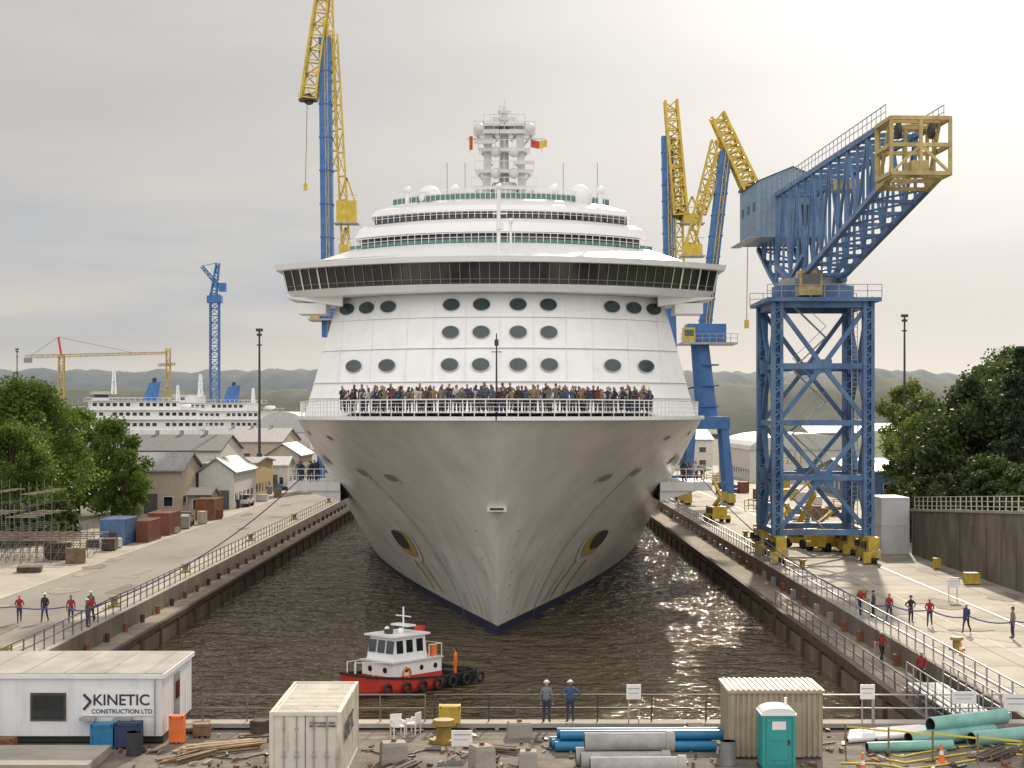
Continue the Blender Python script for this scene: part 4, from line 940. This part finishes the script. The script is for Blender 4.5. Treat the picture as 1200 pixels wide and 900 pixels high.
def block(x,y,w,d_,h,rot=0):
    g=MB(); vs=[(sx1*w/2*k,sy1*d_/2*k,z) for z,k in ((0,1),(h*.85,.95),(h,.85)) for sx1,sy1 in((-1,-1),(1,-1),(1,1),(-1,1))]
    g.add(vs,[(0,1,5,4),(1,2,6,5),(2,3,7,6),(3,0,4,7),(4,5,9,8),(5,6,10,9),(6,7,11,10),(7,4,8,11),(8,9,10,11)],conc); g.cyl((0,0,h),(0,0,h+.1),.1,rust); g.obj('concrete_block',loc=(x,y,.01),rot=rot)
block(-4.4,63.5,1.0,.8,.8,.2); block(-1.1,62.3,.8,.8,.9,.4); block(.6,62.8,.7,.7,.6); block(.3,68.7,1,.7,.6,.1)
g=MB()
for k in range(700):
    x=R.uniform(-20,21);y=R.uniform(60,70.2)
    if noise.noise(Vector((x*.3,y*.4,2)))<-.05 and R.random()<.8: continue
    if -8.9<x<-5.5 and y<67: continue
    if x<-13.2 and y>66.5: continue
    w=R.uniform(.03,.22);h_=R.uniform(.03,.14);a=R.uniform(0,3); c=Vector((x,y,h_/2+.012)); g.beam(c-Vector((math.cos(a)*w,math.sin(a)*w,0)),c+Vector((math.cos(a)*w,math.sin(a)*w,R.uniform(0,.08))),R.uniform(.04,.18),R.choice([timber,timberd,conc,rust,dark,galv,timberd,conc2,gravel]),h=h_)
g.obj('construction_debris')
g=MB()
for k in range(5):
    x=-13+k*7.2+R.uniform(-1,1); pts=[(x+j*.35+.2*math.sin(j*1.3+k),64.5+k*.8+.5*math.sin(j*.8+k),.05) for j in range(14)]; g.tube(pts,.03,dark)
g.obj('cable_on_ground')
g=MB()
for s_ in range(4):
    pts=[(12.2+s_*.9+math.sin(k*.7+s_)*.5+k*.45,62.5+s_*1.3+math.cos(k*.5+s_)*.8+k*.1,.05) for k in range(16)]; g.tube(pts,.035,ropey)
g.obj('yellow_hose')
g=MB()
for k in range(6):
    x=12.8+k*1.5;y=65.5-k*.7; g.beam((x,y,0),(x,y,1.1),.06,timber)
    if k<5: g.beam((x,y,1.0),(x+1.5,y-.7,.95),.015,ropey,h=.07)
g.obj('caution_tape_barrier')
g=MB()
g.box(19.4,21.2,72.5,84,-.3,-.22,galv)
for x in (19.4,21.2):
    for z in (.25,.8): g.beam((x,72.5,z),(x,84,z),.05,galv)
    for k in range(9): g.beam((x,72.5+k*1.43,-1.05),(x,72.5+k*1.43,.8),.06,galv)
for k in range(6): g.box(19.6+.0,21,84+k*.35,84.3+k*.35,-.35-k*.12,-.3-k*.12,galv)
g.obj('access_walkway')
g=MB(); g.box(-26,-15.3,61.5,65.2,0.01,.35,conc); g.obj('concrete_slab')
# ---------------------------------------------------------------- quay clutter mid distance
def stack(name,x0,x1,y0,y1,h,mat): return container(name,x0,x1,y0,y1,0.02,h,mat,'x')
redc=M('brown_red_container_paint',(.20,.065,.04),.6,var=.3); 
stack('shipping_container',-40.6,-38.2,168,174,2.6,blue2); stack('shipping_container',-37.9,-36.6,172,178,2.2,redc); stack('shipping_container',-38.6,-36.2,208,214,2.6,rust); stack('shipping_container',-38.9,-36.5,182,188,2.4,redc)
container('shipping_container',34.2,36.8,158,164,.02,2.6,officew,'x'); container('shipping_container',34.2,36.8,158,164,2.65,2.6,officew,'x')
for k in range(46):
    y=R.uniform(140,340); x=R.uniform(-41,-36.3); crate(x,y,0,R.uniform(.6,2.0),R.uniform(1,2),R.uniform(.4,1.5),R.choice([rust,brick,redc,blue2,grey,timber,dark,wallw,timberd]),R.uniform(-.4,.4),name='quayside_equipment_box')
for k in range(34):
    y=R.uniform(165,330); x=R.uniform(32.5,46); crate(x,y,0,R.uniform(.8,2.2),R.uniform(1,2),R.uniform(.6,2.0),R.choice([rust,brick,redc,blue2,grey,timber,yel,wallw,timberd]),R.uniform(-.4,.4),name='quayside_equipment_box')
crate(35.0,130,0,1.0,.8,.9,yel,name='yellow_equipment_box'); crate(34.0,131,0,.5,.4,.4,dark,name='quayside_equipment_box'); crate(35.6,143,0,.5,.5,.9,yel,name='yellow_equipment_box')
def pickup(x,y,rot,mat):
    g=MB(); g.box(-.9,.9,-2.4,2.4,.45,.95,mat); vs=[(sx1*w,yy,z) for z,ya,yb,w in ((.95,-1.0,.7,.88),(1.6,-.5,.5,.72)) for sx1,yy in((-1,ya),(1,ya),(1,yb),(-1,yb))]
    g.add(vs,[(0,1,5,4),(1,2,6,5),(2,3,7,6),(3,0,4,7)],glassd); g.box(-.72,.72,-.5,.5,1.6,1.65,mat)
    for sx1 in (-.85,.85):
        g.box(sx1-.05,sx1+.05,.8,2.4,.95,1.2,mat)
        for yy in (-1.5,1.5): g.cyl((sx1-.12,yy,.36),(sx1+.12,yy,.36),.36,black,n=12)
    g.box(-.7,-.4,-2.43,-2.4,.65,.85,signw); g.box(.4,.7,-2.43,-2.4,.65,.85,signw); g.box(-.9,.9,-2.5,-2.4,.4,.55,dark)
    g.obj('pickup_truck',loc=(x,y,.02),rot=rot)
pickup(-38,198,.1,redc); pickup(-37.6,240,3.1,wallw); pickup(34,205,0,white); pickup(36,232,.2,blue); pickup(-33,290,0,grey)
def lift(x,y,rot,h=6):
    g=MB(); g.box(-1.1,1.1,-1.7,1.7,.45,.95,yel)
    for a in (-1,1):
        for b in (-1.2,1.2): g.cyl((a*1.0-.2,b,.45),(a*1.0+.2,b,.45),.45,black,n=12)
    g.box(-.9,.9,-1.3,1.5,.95,1.9,yel); g.box(-.95,-.9,-1.0,1.2,1.1,1.7,dark)
    g.beam((0,1.2,1.8),(0,-1.6,h*.62),.38,yel); g.beam((0,-1.6,h*.62),(.1,1.5,h),.30,yel); g.cyl((.3,.4,1.9),(.3,-.8,h*.45),.09,galv)
    for zz in (0,.55,1.1):
        z=h-.3+zz
        for p_,q_ in (((-.8,1.5),(.8,1.5)),((.8,1.5),(.8,2.4)),((.8,2.4),(-.8,2.4)),((-.8,2.4),(-.8,1.5))): g.beam((*p_,z),(*q_,z),.07,yel)
    for p_ in ((-.8,1.5),(.8,1.5),(.8,2.4),(-.8,2.4)): g.beam((*p_,h-.3),(*p_,h+.8),.07,yel)
    g.box(-.8,.8,1.5,2.4,h-.35,h-.3,galv); g.obj('boom_lift',loc=(x,y,.01),rot=rot)
lift(28.4,166,.5,8.5); lift(29.8,162,-.8,4); lift(27.5,176,2.2,5); lift(24.6,205,.2,5); lift(26.0,172,1.2,3.5); lift(33.2,168,.4,3.5)
g=MB()
for X in range(12):
    for Y in range(5):
        x=-53+X*1.3;y=148+Y*2.5; hh=2+2*((X*7+Y*3)%3)
        if X>9: hh=2
        g.beam((x,y,0),(x,y,hh+1),.055,scafm)
        for z in range(1,int(hh)+1,1):
            g.beam((x,y,z),(x+1.3,y,z),.045,scafm)
            if z%2==0: g.beam((x,y,z),(x,y+2.5,z),.045,scafm); g.box(x,x+1.3,y,y+.5,z,z+.05,timber)
        g.beam((x,y,0),(x+1.3,y,2),.045,scafm)
g.obj('scaffolding')
# ---------------------------------------------------------------- retaining wall
g=MB(); yy0,yy1=95,158; 
g.add([(37,yy0,0),(37,yy1,0),(37,yy1,4.0),(37,yy0,7.2),(37.5,yy0,0),(37.5,yy1,0),(37.5,yy1,4.0),(37.5,yy0,7.2)],[(3,2,1,0),(4,5,6,7),(2,3,7,6),(1,2,6,5),(0,4,7,3)],stonew)
g.add([(37.5,yy1,0),(60,yy1+1,0),(60,yy1+1,5),(37.5,yy1,4)],[(0,1,2,3)],stonew)
for k in range(16): y=yy0+2+k*4; g.box(36.94,37.02,y,y+.08,0,4.0,conc2)
g.beam((37.2,yy1,4.1),(37.2,yy0,7.3),.7,conc,h=.2)
g.obj('retaining_wall')
fence('wall_railing',[(37.3,yy1,4.1),(37.3,yy0,7.3)],h=1.2,sp_=1.6,rails=(.4,.8,1.2),mat=cream,t=.06)
g=MB(); nx,ny=30,40; vs=[];fs=[]
for j in range(ny+1):
    for i in range(nx+1):
        X=37.5+i*5.5*(1+i*.03); Y=90+j*9
        top=4.0+max(0,(158-Y))*.05
        if Y<160: z=top+ .10*(X-37.5)
        else: z=min(9,(X-56)*.35)
        z+=noise.noise(Vector((X*.15,Y*.1,0)))*.8*(0 if i==0 else 1)
        vs.append((X,Y,z))
for j in range(ny):
    for i in range(nx): a=j*(nx+1)+i; fs.append((a,a+1,a+nx+2,a+nx+1))
g.add(vs,fs,grassm,True); g.obj('grass_embankment')
# ---------------------------------------------------------------- trees
def tree(name,H,rad,leafm,seed,nclump=46,nleaf=150,ls=.34,base=.25):
    r_=random.Random(seed); g=MB(); g.tube([(0,0,-.3),(.1,0,H*.25),(-.1,.1,H*.5),(.05,0,H*.8)],[H*.028,H*.022,H*.015,H*.005],bark,8)
    cl=[]
    for k in range(nclump):
        a=r_.uniform(0,2*math.pi); t=r_.uniform(0,1); z=base*H+(H*(1-base))*t; prof=math.sin(math.pi*min(1,.18+.80*t))**.7
        rr=rad*prof*math.sqrt(r_.uniform(.15,1))*r_.uniform(.85,1.12); c=Vector((rr*math.cos(a),rr*math.sin(a),z*r_.uniform(.93,1.02))); cl.append((c,rad*r_.uniform(.13,.31)))
        if k%4==0: g.tube([(0,0,z*.55),c*.5+Vector((0,0,z*.35)),c],[H*.009,H*.006,.03],bark,5)
    vs=[];fs=[]
    for c,cr in cl:
        for k in range(nleaf):
            d_=Vector((r_.gauss(0,1),r_.gauss(0,1),r_.gauss(0,.75))); d_=d_.normalized()*cr*r_.uniform(.35,1.2)
            p=c+d_; n_=Vector((r_.gauss(0,1),r_.gauss(0,1),r_.gauss(.5,1))).normalized(); u_=n_.orthogonal().normalized(); v_=n_.cross(u_); s_=ls*r_.uniform(.5,1.2); o=len(vs)
            vs+= [p-u_*s_*.5,p+v_*s_*.38,p+u_*s_*.5,p-v_*s_*.38]; fs.append((o,o+1,o+2,o+3))
    g.add(vs,fs,leafm); o=g.obj(name); return o
def conifer(name,H,rad,leafm,seed,n=2600,trunkh=.15):
    r_=random.Random(seed); g=MB(); g.tube([(0,0,-.3),(0,0,H*.5),(0,0,H)],[H*.018,H*.011,.03],bark,7); vs=[];fs=[]
    nb=int(H*5)
    for b in range(nb):
        t=r_.uniform(trunkh,1); z=H*t; L_=rad*(1-t)**.75*r_.uniform(.5,1.15)+.25; a=r_.uniform(0,6.28); dr_=Vector((math.cos(a),math.sin(a),-.22))
        for k in range(int(n/nb)):
            f=r_.random()**.7; p=Vector((0,0,z))+dr_*L_*f+Vector((r_.gauss(0,.16),r_.gauss(0,.16),r_.gauss(0,.10)))*(1+L_*.15); n_=Vector((r_.gauss(0,1),r_.gauss(0,1),r_.gauss(1,1))).normalized(); u_=n_.orthogonal().normalized(); v_=n_.cross(u_); s_=r_.uniform(.25,.55); o=len(vs)
            vs+= [p-u_*s_*.5,p+v_*s_*.22,p+u_*s_*.5,p-v_*s_*.22]; fs.append((o,o+1,o+2,o+3))
    g.add(vs,fs,leafm); return g.obj(name)
t1=tree('maple_tree',16.5,6.6,leaf1,1,110,230,.42,.12); t1.location=(-53.5,188,0)
inst(t1,'maple_tree',(-60,184,0),2,1.08); inst(t1,'maple_tree',(-56,196,0),4,.98); inst(t1,'maple_tree',(-51.5,176,0),5,.72)
t2=tree('maple_tree',12,4.6,leaf1,2,70,210,.40,.12); t2.location=(-49.6,212,0); inst(t2,'maple_tree',(-56,220,0),1,1.1); inst(t2,'maple_tree',(-64,230,0),3,1.25); inst(t2,'maple_tree',(-46.8,206,0),3,.7)
d1=tree('broadleaf_tree',12,5.2,leaf2,3,70,200,.45,.05); d1.location=(58,190,2)
d2=tree('broadleaf_tree',9,4.6,leaf4,4,54,180,.42,.04); d2.location=(51.5,200,0)
bush=tree('shrub',4.5,3.2,leaf2,9,30,140,.38,.02); bush.location=(42,150,4.5)
c1=conifer('conifer_tree',19,4.0,leaf3,5,8500,.1); c1.location=(53.0,172,5.5)
c2=conifer('conifer_tree',15,4.2,leaf3,6,8500,.1); c2.location=(48,161,4.2)
for (x,y,z,s_) in ((45,172,.3,1.15),(48.5,177,.3,1.35),(52,183,.3,1.45),(42.5,180,.3,.8),(50.5,172,4,.85),(54,176,5,1.0),(58,170,6,1.05),(60,168,6,1.1),(66,180,6,1.25),(62,205,3,1.1),(68,230,4,1.3),(60,240,1.5,1.0),(75,215,6,1.3),(73,255,5,1.3),(66,275,3,1.1),(84,290,6,1.4),(54,152,6,.9),(80,190,7,1.3),(95,330,7,1.5),(110,350,8,1.5),(62,188,5,1.0),(56,200,3,.9)): inst(d1,'broadleaf_tree',(x,y,z-.5),R.uniform(0,6),s_*R.uniform(.88,1.05))
for (x,y,z,s_) in ((46.5,182,.3,1.05),(49,188,1,.85),(52,190,1,.9),(43,170,.3,.75),(53,214,.5,.95),(55.5,208,.5,.8),(57,228,1,1.0),(60,222,1,1.0),(44.5,155,4.6,.5),(61,255,2,1.2),(72,300,3,1.4),(84,360,6,1.5)): inst(d2,'broadleaf_tree',(x,y,z-.3),R.uniform(0,6),s_)
for (x,y,z,s_) in ((51,164,4.5,.78),(56.5,168,6,.85),(63,185,6,.95)): inst(c1,'conifer_tree',(x,y,z-.3),R.uniform(0,6),s_)
for (x,y,z,s_) in ((46.3,157,5,.62),(58,164,6,.9),(53,163,5.6,.8)): inst(c2,'conifer_tree',(x,y,z-.3),R.uniform(0,6),s_)
for k in range(26): inst(bush,'shrub',(R.uniform(38.8,48),R.uniform(128,157),4.9+R.uniform(-.4,.3)),R.uniform(0,6),R.uniform(.35,.8))
for k in range(10): inst(bush,'shrub',(R.uniform(-64,-47),R.uniform(165,182),0),R.uniform(0,6),R.uniform(.5,.9))
def hill(name,x0,x1,D,hfun,mat,depth=500,nx=300,ny=12,rough=.10):
    g=MB(); vs=[];fs=[]
    for j in range(ny+1):
        for i in range(nx+1):
            X=x0+(x1-x0)*i/nx; f=j/ny; Y=D+depth*f; z=hfun(X)*math.sin(math.pi*(.5*min(1,f*1.6)))+noise.noise(Vector((X*.03,Y*.02,3)))*hfun(X)*rough-1
            vs.append((X,Y,z if j else -2))
    for j in range(ny):
        for i in range(nx): a=j*(nx+1)+i; fs.append((a,a+1,a+nx+2,a+nx+1))
    g.add(vs,fs,mat,True); g.obj(name)
def n1(x,s=1,k=0): return noise.fractal(Vector((x*s,k,0)),1,2,5)
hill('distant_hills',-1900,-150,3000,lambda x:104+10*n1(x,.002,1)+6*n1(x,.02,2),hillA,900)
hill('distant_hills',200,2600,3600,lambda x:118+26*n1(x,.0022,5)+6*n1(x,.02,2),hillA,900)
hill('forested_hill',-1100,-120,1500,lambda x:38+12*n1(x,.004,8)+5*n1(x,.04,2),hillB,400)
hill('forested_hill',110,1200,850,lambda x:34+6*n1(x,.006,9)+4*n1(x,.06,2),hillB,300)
# ---------------------------------------------------------------- tug boat
tug=empty('tug_boat',(-6.0,96.5,-2.5),math.radians(228))
g=MB(); st=[(-4.4,1.35,.75),(-3.6,1.75,.72),(-1,1.95,.75),(1.5,1.85,.9),(3.2,1.3,1.1),(4.2,.55,1.3),(4.6,.04,1.4)]
vs=[]
for x,w,zz in st:
    for k,z in ((.8,-.5),(.93,.12),(1,.35),(1.02,zz)): vs+=[(x+(z*.25 if x>3 else 0),-w*k,z),(x+(z*.25 if x>3 else 0),w*k,z)]
for i in range(len(st)-1):
    for j,mt in ((0,black),(1,red if i>1 else black),(2,red if i>1 else black)):
        a=i*8+j*2; g.add(vs,[(a,a+8,a+10,a+2)],mt,True); g.add(vs,[(a+1,a+3,a+11,a+9)],mt,True)
    g.add(vs,[(i*8+4,i*8+12,i*8+13,i*8+5)],rust)
g.add(vs,[(0,2,3,1),(2,4,5,3),(4,6,7,5)],black)
for i in range(len(st)-1):
    for s in (6,7): g.beam(vs[i*8+s],vs[(i+1)*8+s],.12,black)
for i in range(7):
    for s in (-1,1):
        x=-4+i*1.15; w=1.97 if x<1.5 else 1.9-.25*(x-1.5)**1.3
        n=10; pts=[(x+.27*math.cos(2*math.pi*k/n),s*(w+.05),.40+.27*math.sin(2*math.pi*k/n)) for k in range(n+1)]; g.tube(pts,.09,black,6)
g.cyl((-4.55,-.6,.5),(-4.55,.6,.5),.25,black); 
g.obj('hull',parent=tug)
g=MB()
g.box(-1.6,2.2,-1.25,1.25,.35,1.7,white); g.box(-1.7,2.35,-1.35,1.35,1.7,1.78,mastw); g.box(-1.62,2.22,-1.27,1.27,.35,.95,red)
vs=[(x,y,z) for z,xa,xb,w in ((1.78,-.6,2.0,1.1),(3.1,-.5,1.8,1.0)) for x,y in((xa,-w),(xb,-w),(xb,w),(xa,w))]
g.add(vs,[(0,1,5,4),(1,2,6,5),(2,3,7,6),(3,0,4,7),(4,5,6,7)],white); g.box(-.75,2.1,-1.2,1.2,3.1,3.2,white)
for y in (-.7,0,.7): g.add([(1.99,y-.28,2.2),(1.99,y+.28,2.2),(1.88,y+.28,2.9),(1.88,y-.28,2.9)],[(0,1,2,3)],glassd)
for s in (-1,1):
    for x in (-.3,.5,1.25): g.add([(x,s*1.085,2.2),(x+.5,s*1.085,2.2),(x+.5,s*1.035,2.9),(x,s*1.035,2.9)],[(0,1,2,3)],glassd)
    for x in (-1.1,0,1.2): g.cyl((x,s*1.24,1.3),(x,s*1.27,1.3),.15,glassd,n=12)
for y in (-.6,.6): g.cyl((2.19,y,1.3),(2.23,y,1.3),.16,glassd,n=12)
g.cyl((-1.1,0,1.7),(-1.1,0,3.5),.32,red,n=14); g.cyl((-1.1,0,3.5),(-1.1,0,3.75),.34,black,n=14)
g.cyl((.2,0,3.2),(.2,0,4.6),.05,white); g.beam((.2,-.6,4.1),(.2,.6,4.1),.06,white); g.box(-.1,.5,-.7,.7,3.55,3.65,white); g.sph((.9,.5,3.35),.18,white); g.box(1.2,1.5,-.2,.2,3.2,3.45,dark); g.sph((.9,-.6,3.38),.15,signw); g.cyl((-1.4,.8,1.75),(-1.4,.8,2.4),.22,orange)
for x in (-1.6,-.6,): 
    for s in (-1.25,1.25): g.beam((x,s,1.78),(x,s,2.5),.04,white)
for s in (-1.25,1.25): g.beam((-1.6,s,2.5),(-.6,s,2.5),.04,white)
g.beam((-1.6,-1.25,2.5),(-1.6,1.25,2.5),.04,white)
for s in (-1,1):
    g.beam((2.3,s*1.0,1.78),(4.2,s*.3,1.9),.04,white); g.beam((4.2,s*.3,1.3),(4.2,s*.3,1.9),.04,white); g.beam((3.2,s*.7,1.1),(3.2,s*.7,1.85),.04,white)
n=14; g.tube([(1.2+.28*math.cos(6.283*k/n),1.32,1.1+.28*math.sin(6.283*k/n)) for k in range(n+1)],.06,orange,6)
g.cyl((-2.6,0,.35),(-2.6,0,1.1),.14,black); g.cyl((-2.6,-.45,.95),(-2.6,.45,.95),.09,black); g.box(-3.6,-3.1,-.6,.6,.35,.7,dark)
g.obj('wheelhouse',parent=tug)
person('stand',(-2.9,1.1,.36),.5,hvis,hvis,hair=hairs[1],name='deckhand',parent=tug)
